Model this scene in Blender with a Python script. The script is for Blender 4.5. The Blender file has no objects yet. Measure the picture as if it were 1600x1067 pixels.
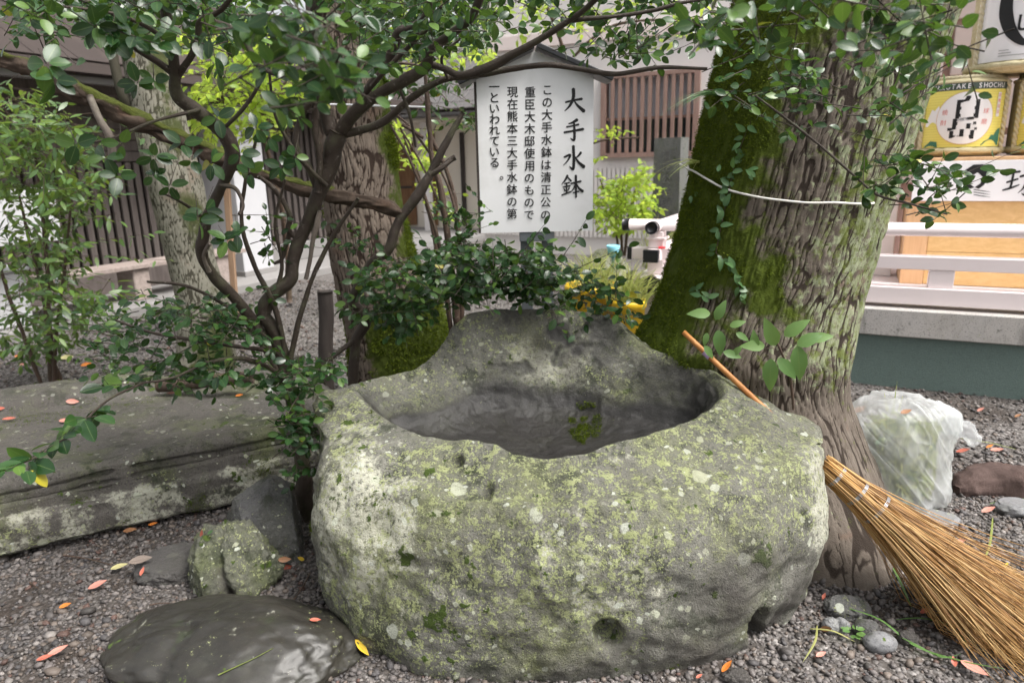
import bpy, math, random
import numpy as np
from mathutils import Vector, Matrix
from mathutils.bvhtree import BVHTree

random.seed(7); RNG = np.random.default_rng(7)
PI = math.pi
SC = bpy.context.scene
COL = SC.collection

# ------------------------------------------------------------------ camera
CAM = np.array([0.0, 0.0, 1.5])
PITCH, ROLL, FPX = math.radians(14.3), math.radians(-1.3), 1087.0
cam_data = bpy.data.cameras.new('camera')
cam_data.sensor_width = 36.0
cam_data.lens = FPX / 1600 * 36
cam_data.clip_start, cam_data.clip_end = 0.05, 400
cam_data.dof.use_dof = True
cam_data.dof.focus_distance = 2.25
cam_data.dof.aperture_fstop = 3.4
cam = bpy.data.objects.new('camera', cam_data)
COL.objects.link(cam)
RM = Matrix.Rotation(PI / 2 - PITCH, 3, 'X') @ Matrix.Rotation(ROLL, 3, 'Z')
cam.matrix_world = Matrix.Translation(CAM) @ RM.to_4x4()
SC.camera = cam
RN = np.array(RM)

# ------------------------------------------------------------------ sky, sun, exposure
SUN_EL, SUN_AZ = math.radians(58), math.radians(118)      # azimuth clockwise from +Y
world = bpy.data.worlds.new('World'); SC.world = world; world.use_nodes = True
wn = world.node_tree
for n in list(wn.nodes): wn.nodes.remove(n)
sky = wn.nodes.new('ShaderNodeTexSky'); sky.sky_type = 'NISHITA'; sky.sun_disc = False
sky.sun_elevation = SUN_EL; sky.sun_rotation = SUN_AZ
sky.air_density = 1.0; sky.dust_density = 6.0; sky.ozone_density = 0.6; sky.altitude = 50
hs = wn.nodes.new('ShaderNodeHueSaturation'); hs.inputs['Saturation'].default_value = 0.14
bg = wn.nodes.new('ShaderNodeBackground'); bg.inputs['Strength'].default_value = 0.095
wo = wn.nodes.new('ShaderNodeOutputWorld')
wn.links.new(sky.outputs[0], hs.inputs['Color']); wn.links.new(hs.outputs[0], bg.inputs[0]); wn.links.new(bg.outputs[0], wo.inputs[0])
sd = bpy.data.lights.new('sun', 'SUN'); sd.energy = 1.5; sd.angle = math.radians(25); sd.color = (1.0, 0.96, 0.9)
sun = bpy.data.objects.new('sun', sd); COL.objects.link(sun)
sdir = Vector((math.sin(SUN_AZ) * math.cos(SUN_EL), math.cos(SUN_AZ) * math.cos(SUN_EL), math.sin(SUN_EL)))
sun.rotation_euler = sdir.to_track_quat('Z', 'Y').to_euler(); sun.location = (6, -3, 9)
vs = SC.view_settings
vs.view_transform = 'Standard'; vs.look = 'None'; vs.gamma = 1.0; vs.use_curve_mapping = False
vs.exposure = 1.56
try:
    SC.cycles.use_denoising = True
    SC.cycles.max_bounces = 5; SC.cycles.diffuse_bounces = 3; SC.cycles.glossy_bounces = 2; SC.cycles.transmission_bounces = 4; SC.cycles.transparent_max_bounces = 8
    SC.cycles.use_adaptive_sampling = True; SC.cycles.adaptive_threshold = 0.025
    SC.cycles.sample_clamp_indirect = 6
except Exception: pass

# ------------------------------------------------------------------ pixel / world helpers (photo pixels -> points in the place)
def ray(x, y): return RN @ np.array([(x - 800) / FPX, -(y - 533.5) / FPX, -1.0])
def P(x, y, Y): d = ray(x, y); return CAM + d * (Y / d[1])
def G(x, y, z=0.0): d = ray(x, y); return CAM + d * ((z - 1.5) / d[2])
def depth_of(p): return float(-(RN.T @ (np.asarray(p) - CAM))[2])
def proj(V):
    q = (np.asarray(V) - CAM) @ RN
    z = -q[..., 2]
    return 800 + FPX * q[..., 0] / z, 533.5 - FPX * q[..., 1] / z, z
def m_per_px(p): return depth_of(p) / FPX
AZ = math.radians(26.2)
U = np.array([math.sin(AZ), math.cos(AZ), 0.0])          # both halls run along / across this axis
W = np.array([-math.cos(AZ), math.sin(AZ), 0.0])
def FR(s, t, z=0.0): return U * s + W * t + np.array([0, 0, z])
def PS(x, y, s): d = ray(x, y); return CAM + d * ((s - CAM @ U) / (d @ U))     # pixel -> plane across U at s
def PT(x, y, t): d = ray(x, y); return CAM + d * ((t - CAM @ W) / (d @ W))     # pixel -> plane across W at t
def st(p): return float(p @ U), float(p @ W), float(p[2])

# ------------------------------------------------------------------ numpy noise
def _hash(ix, iy, iz, s):
    n = (ix.astype(np.int64) * 73856093) ^ (iy.astype(np.int64) * 19349663) ^ (iz.astype(np.int64) * 83492791) ^ (s * 2654435761)
    n = (n ^ (n >> 13)) * 1274126177 & 0xFFFFFFFF
    n = (n ^ (n >> 16)) * 668265263 & 0xFFFFFFFF
    return ((n ^ (n >> 15)) & 0xFFFFFF) / float(0xFFFFFF)
def vnoise(p, s=0):
    p = np.asarray(p, float); i = np.floor(p).astype(np.int64); f = p - i; f = f * f * (3 - 2 * f)
    r = 0
    for dx in (0, 1):
        wx = f[:, 0] if dx else 1 - f[:, 0]
        for dy in (0, 1):
            wy = f[:, 1] if dy else 1 - f[:, 1]
            for dz in (0, 1):
                wz = f[:, 2] if dz else 1 - f[:, 2]
                r = r + wx * wy * wz * _hash(i[:, 0] + dx, i[:, 1] + dy, i[:, 2] + dz, s)
    return r * 2 - 1
def fbm(p, o=4, s=0, g=0.5):
    p = np.asarray(p, float); a = 1.0; r = 0; t = 0
    for k in range(o):
        r = r + a * vnoise(p * (2.03 ** k) + k * 17.3, s + k); t += a; a *= g
    return r / t
def ridged(p, o=3, s=0):
    p = np.asarray(p, float); a = 1.0; r = 0; t = 0
    for k in range(o):
        r = r + a * (1 - np.abs(vnoise(p * (2.1 ** k) + k * 9.1, s + k))); t += a; a *= .5
    return r / t
def sstep(a, b, x): t = np.clip((x - a) / (b - a), 0, 1); return t * t * (3 - 2 * t)
def catmull(pts, n, closed=False):
    pts = np.asarray(pts, float); m = len(pts)
    if closed:
        t = np.linspace(0, m, n, endpoint=False); i = np.floor(t).astype(int); f = (t - i)[:, None]
        g = lambda k: pts[(i + k) % m]
    else:
        t = np.linspace(0, m - 1, n); i = np.minimum(np.floor(t).astype(int), m - 2); f = (t - i)[:, None]
        g = lambda k: pts[np.clip(i + k, 0, m - 1)]
    p0, p1, p2, p3 = g(-1), g(0), g(1), g(2)
    return .5 * (2 * p1 + (p2 - p0) * f + (2 * p0 - 5 * p1 + 4 * p2 - p3) * f ** 2 + (3 * p1 - p0 - 3 * p2 + p3) * f ** 3)

# ------------------------------------------------------------------ mesh helpers
def mesh(name, V, F, smooth=True, attrs=None):
    """F: one (n,3)/(n,4) array or a list of such arrays."""
    V = np.asarray(V, np.float32).reshape(-1, 3)
    Fs = [np.asarray(f, np.int32) for f in (F if isinstance(F, list) and len(F) and isinstance(F[0], np.ndarray) else [np.asarray(F)])]
    Fs = [f for f in Fs if len(f)]
    me = bpy.data.meshes.new(name)
    me.vertices.add(len(V)); me.vertices.foreach_set('co', V.ravel())
    li = np.concatenate([f.ravel() for f in Fs]); cnt = np.concatenate([np.full(len(f), f.shape[1], np.int32) for f in Fs])
    me.loops.add(len(li)); me.loops.foreach_set('vertex_index', li.astype(np.int32))
    me.polygons.add(len(cnt)); st_ = np.zeros(len(cnt), np.int32); st_[1:] = np.cumsum(cnt)[:-1]
    me.polygons.foreach_set('loop_start', st_)
    me.polygons.foreach_set('use_smooth', np.full(len(cnt), bool(smooth)))
    for k, a in (attrs or {}).items():
        a = np.asarray(a, np.float32)
        if a.ndim == 2:
            at = me.attributes.new(k, 'FLOAT_COLOR', 'POINT')
            if a.shape[1] == 3: a = np.concatenate([a, np.ones((len(a), 1), np.float32)], 1)
            at.data.foreach_set('color', a.ravel())
        else:
            at = me.attributes.new(k, 'FLOAT', 'POINT'); at.data.foreach_set('value', a)
    me.update(calc_edges=True); me.validate(clean_customdata=False)
    return me
class MB:
    def __init__(s): s.V = []; s.F = {}; s.n = 0; s.A = {}
    def add(s, V, F, **at):
        V = np.asarray(V, float).reshape(-1, 3); F = np.asarray(F, int)
        s.V.append(V); s.F.setdefault(F.shape[1], []).append(F + s.n); s.n += len(V)
        for k, v in at.items():
            v = np.asarray(v, float)
            if v.ndim == 0: v = np.full(len(V), float(v))
            elif v.ndim == 1 and len(v) != len(V): v = np.tile(v, (len(V), 1))
            s.A.setdefault(k, []).append(v)
        return s
    def mesh(s, name, smooth=True):
        return mesh(name, np.concatenate(s.V), [np.concatenate(f) for f in s.F.values()], smooth, {k: np.concatenate(v) for k, v in s.A.items()})
def grid_faces(nu, nv, cu=False, cv=False, off=0):
    a = np.arange(nu if cu else nu - 1); b = np.arange(nv if cv else nv - 1)
    A, B = np.meshgrid(a, b, indexing='ij'); A1 = (A + 1) % nu; B1 = (B + 1) % nv
    return np.stack([A * nv + B, A1 * nv + B, A1 * nv + B1, A * nv + B1], -1).reshape(-1, 4) + off
def frames(pts):
    pts = np.asarray(pts, float); T = np.gradient(pts, axis=0); T /= np.linalg.norm(T, axis=1)[:, None] + 1e-9
    n = np.array([0, 0, 1.0]) if abs(T[0, 2]) < .9 else np.array([1.0, 0, 0]); Ns = []
    for t in T:
        n = n - t * (n @ t); n /= np.linalg.norm(n) + 1e-9; Ns.append(n.copy())
    Ns = np.array(Ns); return T, Ns, np.cross(T, Ns)
def tube(pts, rad, sides=8, caps=True, rough=0.0, seed=0, fs=6.0):
    pts = np.asarray(pts, float); rad = np.broadcast_to(np.asarray(rad, float), (len(pts),))
    T, N, B = frames(pts); a = np.arange(sides) / sides * 2 * PI
    d = np.cos(a)[None, :, None] * N[:, None] + np.sin(a)[None, :, None] * B[:, None]
    V = pts[:, None] + d * rad[:, None, None]
    if rough:
        q = V.reshape(-1, 3); k = (1 + rough * fbm(q * fs, 3, seed)).reshape(V.shape[:2]); V = pts[:, None] + d * (rad[:, None] * k)[..., None]
    V = V.reshape(-1, 3); F = grid_faces(len(pts), sides, cv=True)
    F = F[:, ::-1]
    if caps:
        n = len(V); V = np.concatenate([V, pts[:1], pts[-1:]]); j = np.arange(sides); k = (j + 1) % sides; e = (len(pts) - 1) * sides
        F = np.concatenate([F, np.stack([j, k, np.full(sides, n), np.full(sides, n)], 1), np.stack([e + k, e + j, np.full(sides, n + 1), np.full(sides, n + 1)], 1)])
        Q = F[:len(F) - 2 * sides]; Tt = F[len(F) - 2 * sides:, :3]
        return V, Q, Tt
    return V, F, np.zeros((0, 3), int)
def add_tube(mb, pts, rad, sides=8, rough=0.0, seed=0, fs=6.0, **at):
    V, Q, T = tube(pts, rad, sides, True, rough, seed, fs)
    n0 = mb.n; mb.add(V, Q, **at)
    if len(T): mb.F.setdefault(3, []).append(T + n0)
def box(mb, o, ax, ay, az, bev=0.0):
    """box with corner o and edge vectors ax, ay, az; optional chamfer."""
    o, ax, ay, az = (np.asarray(v, float) for v in (o, ax, ay, az))
    if not bev:
        V = [o + ax * i + ay * j + az * k for i in (0, 1) for j in (0, 1) for k in (0, 1)]
        F = [(0, 1, 3, 2), (4, 6, 7, 5), (0, 4, 5, 1), (2, 3, 7, 6), (0, 2, 6, 4), (1, 5, 7, 3)]
        if np.dot(np.cross(ax, ay), az) < 0: F = [f[::-1] for f in F]
        mb.add(V, F); return
    L = [np.linalg.norm(v) for v in (ax, ay, az)]; e = [v / l for v, l in zip((ax, ay, az), L)]
    c = o + (ax + ay + az) / 2; b = min(bev, *(l * .45 for l in L)); V = []; idx = {}
    for sx in (-1, 1):
        for sy in (-1, 1):
            for sz in (-1, 1):
                for k in range(3):
                    h = [L[0] / 2, L[1] / 2, L[2] / 2]
                    for m in range(3):
                        if m != k: h[m] -= b
                    idx[(sx, sy, sz, k)] = len(V)
                    V.append(c + e[0] * sx * h[0] + e[1] * sy * h[1] + e[2] * sz * h[2])
    Q = []; T = []
    def quad(l): Q.append(l)
    for k in range(3):
        m, n = [q for q in range(3) if q != k]
        for s in (-1, 1):
            l = []
            for a_, b_ in ((-1, -1), (1, -1), (1, 1), (-1, 1)):
                s3 = [0, 0, 0]; s3[k] = s; s3[m] = a_; s3[n] = b_; l.append(idx[(*s3, k)])
            quad(l)
    for k in range(3):
        m, n = [q for q in range(3) if q != k]
        for a_ in (-1, 1):
            for b_ in (-1, 1):
                l = []
                for s, f in ((-1, m), (1, m), (1, n), (-1, n)):
                    s3 = [0, 0, 0]; s3[k] = s; s3[m] = a_; s3[n] = b_; l.append(idx[(*s3, f)])
                quad(l)
    for sx in (-1, 1):
        for sy in (-1, 1):
            for sz in (-1, 1): T.append([idx[(sx, sy, sz, k)] for k in range(3)])
    V = np.array(V)
    def fix(l):
        p = V[l]; nrm = np.cross(p[1] - p[0], p[2] - p[0]); return l if nrm @ (p.mean(0) - c) > 0 else l[::-1]
    n0 = mb.n; mb.add(V, np.array([fix(q) for q in Q])); mb.F.setdefault(3, []).append(np.array([fix(t) for t in T]) + n0)
def ubox(mb, s0, s1, t0, t1, z0, z1, bev=0.0): box(mb, FR(s0, t0, z0), U * (s1 - s0), W * (t1 - t0), np.array([0, 0, z1 - z0]), bev)
def prism(mb, poly, o, ex, ey, th):
    """2-D polygon (list of (a,b)) in the plane o + a*ex + b*ey, thickened along ex x ey by th (front face at o)."""
    poly = np.asarray(poly, float); n = len(poly); ex = np.asarray(ex, float); ey = np.asarray(ey, float); nz = np.cross(ex, ey); nz /= np.linalg.norm(nz)
    A = np.asarray(o) + poly[:, :1] * ex + poly[:, 1:] * ey; B = A - nz * th
    V = np.concatenate([A, B]); n0 = mb.n
    j = np.arange(n); k = (j + 1) % n
    mb.add(V, np.stack([j, j + n, k + n, k], 1))
    mb.F.setdefault(n, []).append(np.array([list(range(n))]) + n0); mb.F.setdefault(n, []).append(np.array([list(range(2 * n - 1, n - 1, -1))]) + n0)

# ------------------------------------------------------------------ object helpers
def tag(o, label=None, cat=None, group=None, kind=None):
    for k, v in (('label', label), ('category', cat), ('group', group), ('kind', kind)):
        if v: o[k] = v
    return o
def thing(name, loc, label, cat, group=None):
    e = bpy.data.objects.new(name, None); COL.objects.link(e); e.empty_display_size = .1
    e.location = tuple(float(v) for v in loc); e.matrix_world = Matrix.Translation(e.location)
    return tag(e, label, cat, group)
def put(name, me, mat, parent=None, mw=None, label=None, cat=None, group=None, kind=None):
    o = bpy.data.objects.new(name, me); COL.objects.link(o)
    if mat is not None and not me.materials: me.materials.append(mat)
    if parent is not None:
        o.parent = parent; o.matrix_parent_inverse = parent.matrix_world.inverted()
    if mw is not None: o.matrix_basis = mw
    if parent is None or mw is None: o.matrix_world = mw if mw is not None else Matrix.Identity(4)
    return tag(o, label, cat, group, kind)
def part(name, mb, mat, parent=None, smooth=True, **k): return put(name, mb.mesh(name, smooth), mat, parent, **k)
def basis(pos, x, y, z, s=1.0):
    M = np.eye(4); M[:3, 0] = np.asarray(x) * s; M[:3, 1] = np.asarray(y) * s; M[:3, 2] = np.asarray(z) * s; M[:3, 3] = pos
    return Matrix(M.tolist())
def bvh_of(*objs):
    V = []; F = []
    for o in objs:
        n = len(V); mw = o.matrix_world
        V += [mw @ v.co for v in o.data.vertices]; F += [[i + n for i in p.vertices] for p in o.data.polygons]
    return BVHTree.FromPolygons(V, F)
def hit(bv, x, y):
    d = Vector(ray(x, y)).normalized(); r = bv.ray_cast(Vector(CAM), d)
    return (np.array(r[0]), np.array(r[1])) if r[0] is not None else (None, None)

# ------------------------------------------------------------------ node helpers
class NT:
    def __init__(s, name):
        s.m = bpy.data.materials.new(name); s.m.use_nodes = True; s.t = s.m.node_tree
        for n in list(s.t.nodes): s.t.nodes.remove(n)
        s.out = s.t.nodes.new('ShaderNodeOutputMaterial'); s._c = None
    def n(s, k, **p):
        d = s.t.nodes.new('ShaderNode' + k)
        for a, b in p.items(): setattr(d, a, b)
        return d
    def set(s, sock, v):
        if hasattr(v, 'is_output'): s.t.links.new(v, sock)
        elif v is not None:
            try: sock.default_value = v
            except Exception: sock.default_value = (*v, 1.0) if hasattr(v, '__len__') and len(v) == 3 else (v, v, v)
    def co(s):
        if s._c is None: s._c = s.n('TexCoord').outputs['Object']
        return s._c
    def map(s, v=None, scale=(1, 1, 1), loc=(0, 0, 0), rot=(0, 0, 0)):
        m = s.n('Mapping'); s.set(m.inputs['Vector'], v or s.co()); m.inputs['Scale'].default_value = scale; m.inputs['Location'].default_value = loc; m.inputs['Rotation'].default_value = rot
        return m.outputs[0]
    def noise(s, scale, detail=4, rough=.55, v=None, dist=0.0, col=False):
        t = s.n('TexNoise'); s.set(t.inputs['Vector'], v or s.co()); t.inputs['Scale'].default_value = scale; t.inputs['Detail'].default_value = detail
        t.inputs['Roughness'].default_value = rough; t.inputs['Distortion'].default_value = dist
        return t.outputs['Color' if col else 0]
    def vor(s, scale, v=None, feature='F1', out='Distance', rand=1.0):
        t = s.n('TexVoronoi', feature=feature); s.set(t.inputs['Vector'], v or s.co()); t.inputs['Scale'].default_value = scale; t.inputs['Randomness'].default_value = rand
        return t.outputs[out]
    def warp(s, scale, amt, v=None):
        c = s.noise(scale, 3, .6, v, col=True); m = s.n('VectorMath', operation='MULTIPLY_ADD'); s.set(m.inputs[0], c); m.inputs[1].default_value = (amt,) * 3; s.set(m.inputs[2], v or s.co()); return m.outputs[0]
    def math(s, op, a, b=None, clamp=False):
        m = s.n('Math', operation=op, use_clamp=clamp); s.set(m.inputs[0], a); s.set(m.inputs[1], b); return m.outputs[0]
    def ramp(s, f, *stops):
        r = s.n('ValToRGB'); e = r.color_ramp.elements
        while len(e) < len(stops): e.new(.5)
        for q, (p, c) in zip(e, stops): q.position = p; q.color = (*c, 1) if hasattr(c, '__len__') else (c, c, c, 1)
        s.set(r.inputs[0], f); return r.outputs[0]
    def step(s, f, a, b):
        m = s.n('MapRange', interpolation_type='SMOOTHSTEP'); s.set(m.inputs[0], f); m.inputs[1].default_value = a; m.inputs[2].default_value = b; return m.outputs[0]
    def mix(s, f, a, b, mode='MIX'):
        m = s.n('Mix', data_type='RGBA', blend_type=mode); s.set(m.inputs[0], f); s.set(m.inputs[6], a); s.set(m.inputs[7], b); return m.outputs[2]
    def attr(s, name, col=False):
        a = s.n('Attribute', attribute_name=name); return a.outputs['Color' if col else 'Fac']
    def rnd(s): return s.n('ObjectInfo').outputs['Random']
    def bump(s, h, strength=.5, dist=.01, nrm=None):
        b = s.n('Bump'); s.set(b.inputs['Height'], h); b.inputs['Strength'].default_value = strength; b.inputs['Distance'].default_value = dist
        if nrm is not None: s.set(b.inputs['Normal'], nrm)
        return b.outputs[0]
    def pbr(s, col, rough=.7, nrm=None, metal=0.0, spec=.4, **kw):
        p = s.n('BsdfPrincipled'); s.set(p.inputs['Base Color'], col); s.set(p.inputs['Roughness'], rough); s.set(p.inputs['Metallic'], metal); s.set(p.inputs['Specular IOR Level'], spec)
        if nrm is not None: s.set(p.inputs['Normal'], nrm)
        for k, v in kw.items(): s.set(p.inputs[k.replace('_', ' ')], v)
        return p.outputs[0]
    def done(s, sh): s.t.links.new(sh, s.out.inputs[0]); return s.m
def plain(name, col, rough=.6, var=.12, scale=8.0, bump=0.15, bscale=60, spec=.4, metal=0.0, dirt=None, bdist=.002):
    """painted / plain surface with mottling, grime and a fine bump."""
    t = NT(name); a = np.array(col)
    c = t.mix(t.noise(scale, 5, .6), tuple(a * (1 - var)), tuple(np.minimum(a * (1 + var), 1)))
    if dirt: c = t.mix(t.math('MULTIPLY', t.step(t.noise(scale * .35, 6, .7), .5, .75), .6), c, dirt)
    n = t.bump(t.noise(bscale, 4, .6), bump, bdist)
    return t.done(t.pbr(c, t.math('ADD', t.math('MULTIPLY', t.noise(scale * 2, 3), .2), rough - .1), n, metal, spec))
# ------------------------------------------------------------------ materials
def stone_mat(name, base0, base1, lichen=.5, speck=.5, moss=.4, dark=.4, wet_rough=.35, fine=1.0, gloss=.8, bump=.5, algae=(.15, .17, .075), alg=.5, gr=.5, sp_=.35):
    """weathered stone: mineral grain, algae film, pale lichen discs, yellow-green specks, moss dots, dark stains.
    Point attributes (0 where absent): wet, pale, green, bare."""
    t = NT(name); wv = t.warp(14, .03)
    wet, pale, green, bare = (t.attr(k) for k in ('wet', 'pale', 'green', 'bare'))
    ok = t.math('SUBTRACT', 1.0, t.math('MAXIMUM', wet, bare), True)
    c = t.mix(t.noise(5, 6, .65), base0, base1)
    c = t.mix(t.math('MULTIPLY', t.step(t.noise(3.2, 5, .7, t.map(loc=(5, 2, 1))), .45, .7), alg), c, algae)
    grain = t.noise(170 * fine, 3, .7)
    c = t.mix(t.step(grain, .55, .75), c, t.mix(gr, c, (.34, .32, .30)))
    c = t.mix(t.math('MULTIPLY', t.step(t.noise(95 * fine, 2, .5, t.map(loc=(1, 7, 3))), .58, .68), .7), c, t.mix(.72, c, (.02, .02, .02)))
    # dark crust stains
    dk = t.math('MULTIPLY', t.step(t.noise(7.5, 6, .75, t.map(loc=(9, 3, 4))), .60 - .1 * dark, .70 - .1 * dark), .75)
    c = t.mix(dk, c, (.036, .043, .024))
    stk = t.step(t.noise(1.0, 6, .7, t.map(scale=(9, 9, 1.6), loc=(3, 1, 2))), .52, .70); c = t.mix(t.math('MULTIPLY', stk, .45), c, (.05, .052, .04))
    # pale film
    pf = t.math('ADD', t.noise(9, 7, .72, t.map(loc=(2, 8, 6))), t.math('MULTIPLY', pale, .34))
    pfm = t.math('MULTIPLY', t.math('MULTIPLY', t.step(pf, .61, .74), t.step(t.noise(60, 4, .7), .34, .52)), ok)
    c = t.mix(t.math('MULTIPLY', pfm, .88), c, (.50, .495, .40))
    # yellow-green speck lichen
    reg = t.math('ADD', t.noise(2.6, 4, .6, t.map(loc=(3, 1, 9))), t.math('MULTIPLY', green, .35))
    sp = t.math('ADD', t.math('ADD', t.math('MULTIPLY', t.noise(34 * fine, 4, .7, wv), .5), t.math('MULTIPLY', t.noise(120 * fine, 4, .7), .5)), t.math('MULTIPLY', t.step(reg, .42, .80), .09))
    spm = t.math('MULTIPLY', t.step(sp, .635 - .04 * speck, .66 - .04 * speck), ok)
    c = t.mix(t.math('MULTIPLY', spm, .92), c, t.mix(t.noise(30, 3), (.24, .275, .10), (.42, .445, .24)))
    # pale round lichen discs
    dv = t.warp(24, .035)
    for sc, lo, k in ((8.5, (0, 0, 0), .19), (19, (4, 4, 1), .21), (38, (2, 6, 3), .24)):
        mv = t.map(dv, loc=lo); d = t.vor(sc, mv); rc = t.n('SeparateColor'); t.set(rc.inputs[0], t.vor(sc, mv, out='Color'))
        keep = t.step(t.math('ADD', rc.outputs[0], t.math('MULTIPLY', pale, .3)), 1.02 - .42 * lichen, 1.05 - .42 * lichen)
        rad = t.math('MULTIPLY', rc.outputs[1], k * 1.5)
        m = t.math('MULTIPLY', t.math('MULTIPLY', t.step(t.math('SUBTRACT', rad, d), 0.0, .05), keep), ok)
        c = t.mix(t.math('MULTIPLY', m, .93), c, t.mix(t.math('MULTIPLY', rc.outputs[2], .8), (.50, .52, .45), (.36, .37, .23)))
    # moss dots
    mo = t.math('ADD', t.noise(17 * fine, 4, .62, t.map(loc=(6, 6, 2))), t.math('MULTIPLY', t.noise(2.1, 3, .5, t.map(loc=(1, 4, 2))), .22))
    mm = t.math('MULTIPLY', t.step(mo, .80 - .09 * moss, .84 - .09 * moss), t.math('SUBTRACT', 1.0, wet, True))
    c = t.mix(mm, c, t.mix(t.noise(70, 3), (.03, .055, .008), (.085, .125, .02)))
    c = t.mix(t.math('MULTIPLY', t.step(t.noise(240, 3, .7, t.map(loc=(7, 5, 5))), .56, .66), .55), c, t.mix(.6, c, (.015, .015, .012)))
    c = t.mix(t.math('MULTIPLY', t.step(t.noise(1.9, 5, .7, t.map(loc=(2, 1, 3))), .52, .74), .35), c, t.mix(.75, c, (.085, .068, .054)))
    # wet / bare areas: darker mineral colour
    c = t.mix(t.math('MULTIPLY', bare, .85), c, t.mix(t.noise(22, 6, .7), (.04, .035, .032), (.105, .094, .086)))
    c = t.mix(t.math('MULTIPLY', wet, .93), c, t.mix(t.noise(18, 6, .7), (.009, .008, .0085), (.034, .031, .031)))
    sp2 = t.math('MULTIPLY', wet, t.step(t.noise(85, 3, .6, t.map(loc=(3, 3, 8))), .72, .76))
    c = t.mix(sp2, c, (.30, .33, .16))
    pit = t.step(t.vor(75, t.warp(30, .02)), .0, .28); h = t.math('ADD', t.math('MULTIPLY', t.noise(28, 9, .74), 1.3), t.math('ADD', t.math('MULTIPLY', grain, .45), t.math('MULTIPLY', pit, .3)))
    h = t.math('ADD', h, t.math('ADD', t.math('MULTIPLY', mm, .35), t.math('MULTIPLY', spm, .12)))
    h = t.math('MULTIPLY', h, t.math('SUBTRACT', 1.0, t.math('MULTIPLY', wet, .72))); nr = t.bump(h, bump, .012)
    r = t.mix(wet, (gloss,) * 3, (wet_rough,) * 3)
    r = t.mix(mm, r, (.95,) * 3)
    return t.done(t.pbr(c, r, nr, spec=sp_))
M = {}
M['basin'] = stone_mat('basin_stone', (.105, .103, .085), (.225, .22, .19), 1.0, .8, .66, .8, bump=1.0, algae=(.165, .18, .075), alg=.8, wet_rough=.42)
M['slab'] = stone_mat('slab_stone', (.085, .077, .068), (.155, .142, .127), .8, .5, .6, .8, fine=1.0, alg=1.0, bump=1.0, algae=(.115, .13, .055))
M['mossrock'] = stone_mat('moss_rock_stone', (.09, .092, .07), (.17, .172, .135), .8, .35, .9, .7, algae=(.12, .14, .05), alg=.7, bump=.9)
M['darkrock'] = stone_mat('dark_rock_stone', (.055, .054, .055), (.165, .162, .163), .62, .45, .25, .7, gloss=.45, alg=.15, bump=1.0)
M['wetrock'] = stone_mat('wet_rock_stone', (.016, .0145, .012), (.034, .031, .026), .10, .0, .0, .2, gloss=.42, alg=.3, algae=(.045, .042, .026), bump=.14, gr=.06, sp_=.55)
M['pebble_grey'] = stone_mat('grey_pebble_stone', (.13, .13, .135), (.22, .22, .225), .1, .1, .1, .3, gloss=.55, alg=.1, bump=.25)
M['monument'] = stone_mat('monument_stone', (.10, .105, .10), (.15, .155, .15), .1, .3, .3, .4, alg=.6, algae=(.10, .12, .08), bump=.2)
M['granite'] = stone_mat('granite', (.42, .40, .38), (.55, .52, .50), 0, 0, 0, .0, alg=.08, algae=(.34, .28, .16), bump=.15, fine=1.4)

def bark_mat(name, c0, c1, crev, moss_c=((.03, .045, .006), (.105, .14, .015)), lich=0.0, sx=1.0):
    """ridged bark; attributes: ridge (0 crevice..1 ridge), moss, lich."""
    t = NT(name); ridge, moss, la = t.attr('ridge'), t.attr('moss'), t.attr('lich')
    st_ = t.map(scale=(30 * sx, 30 * sx, 6 * sx)); fib = t.noise(1.0, 6, .68, st_)
    c = t.mix(t.noise(9, 5, .6), c0, c1)
    c = t.mix(t.step(fib, .5, .75), c, t.mix(.5, c, tuple(np.array(c1) * 1.4)))
    c = t.mix(t.step(t.noise(4, 4, .6, t.map(loc=(4, 2, 7))), .58, .68), c, t.mix(.3, c, (.20, .11, .075)))
    c = t.mix(t.step(ridge, .46, .16), c, crev)
    if lich:
        lm = t.math('MULTIPLY', t.step(t.math('ADD', t.noise(26, 6, .75, t.warp(9, .05)), t.math('MULTIPLY', la, .22)), .64, .74), t.step(ridge, .22, .45))
        c = t.mix(t.math('MULTIPLY', lm, lich), c, t.mix(t.noise(12, 4), (.20, .245, .115), (.36, .39, .27)))
        yl = t.step(t.math('ADD', t.noise(19, 6, .75, t.map(loc=(8, 1, 1))), t.math('MULTIPLY', la, .12)), .60, .72)
        c = t.mix(t.math('MULTIPLY', yl, .75), c, (.115, .145, .028))
    mm = t.step(t.math('ADD', t.math('MULTIPLY', t.noise(11, 6, .7, t.map(loc=(2, 2, 5))), .62), t.math('MULTIPLY', moss, .68)), .58, .74)
    c = t.mix(mm, c, t.mix(t.noise(38, 5, .7), *moss_c))
    h = t.math('ADD', t.math('MULTIPLY', fib, .7), t.math('MULTIPLY', t.noise(120, 4, .7), t.math('ADD', .35, t.math('MULTIPLY', mm, .9))))
    return t.done(t.pbr(c, .9, t.bump(h, .7, .012), spec=.2))
M['bark_big'] = bark_mat('camphor_bark', (.08, .063, .05), (.165, .14, .117), (.03, .022, .017), lich=.75)
M['bark_mid'] = bark_mat('rough_bark', (.085, .066, .052), (.185, .15, .122), (.028, .018, .013), moss_c=((.025, .038, .006), (.085, .11, .014)))
M['bark_pale'] = bark_mat('pale_bark', (.14, .135, .105), (.29, .275, .225), (.06, .055, .04), moss_c=((.045, .055, .02), (.105, .12, .045)), sx=1.6)
M['bark_dead'] = bark_mat('dead_wood', (.035, .026, .02), (.10, .072, .055), (.008, .006, .005), moss_c=((.028, .036, .008), (.10, .115, .022)))
M['log'] = bark_mat('fallen_log_bark', (.05, .034, .03), (.10, .068, .06), (.03, .02, .018))
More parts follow.
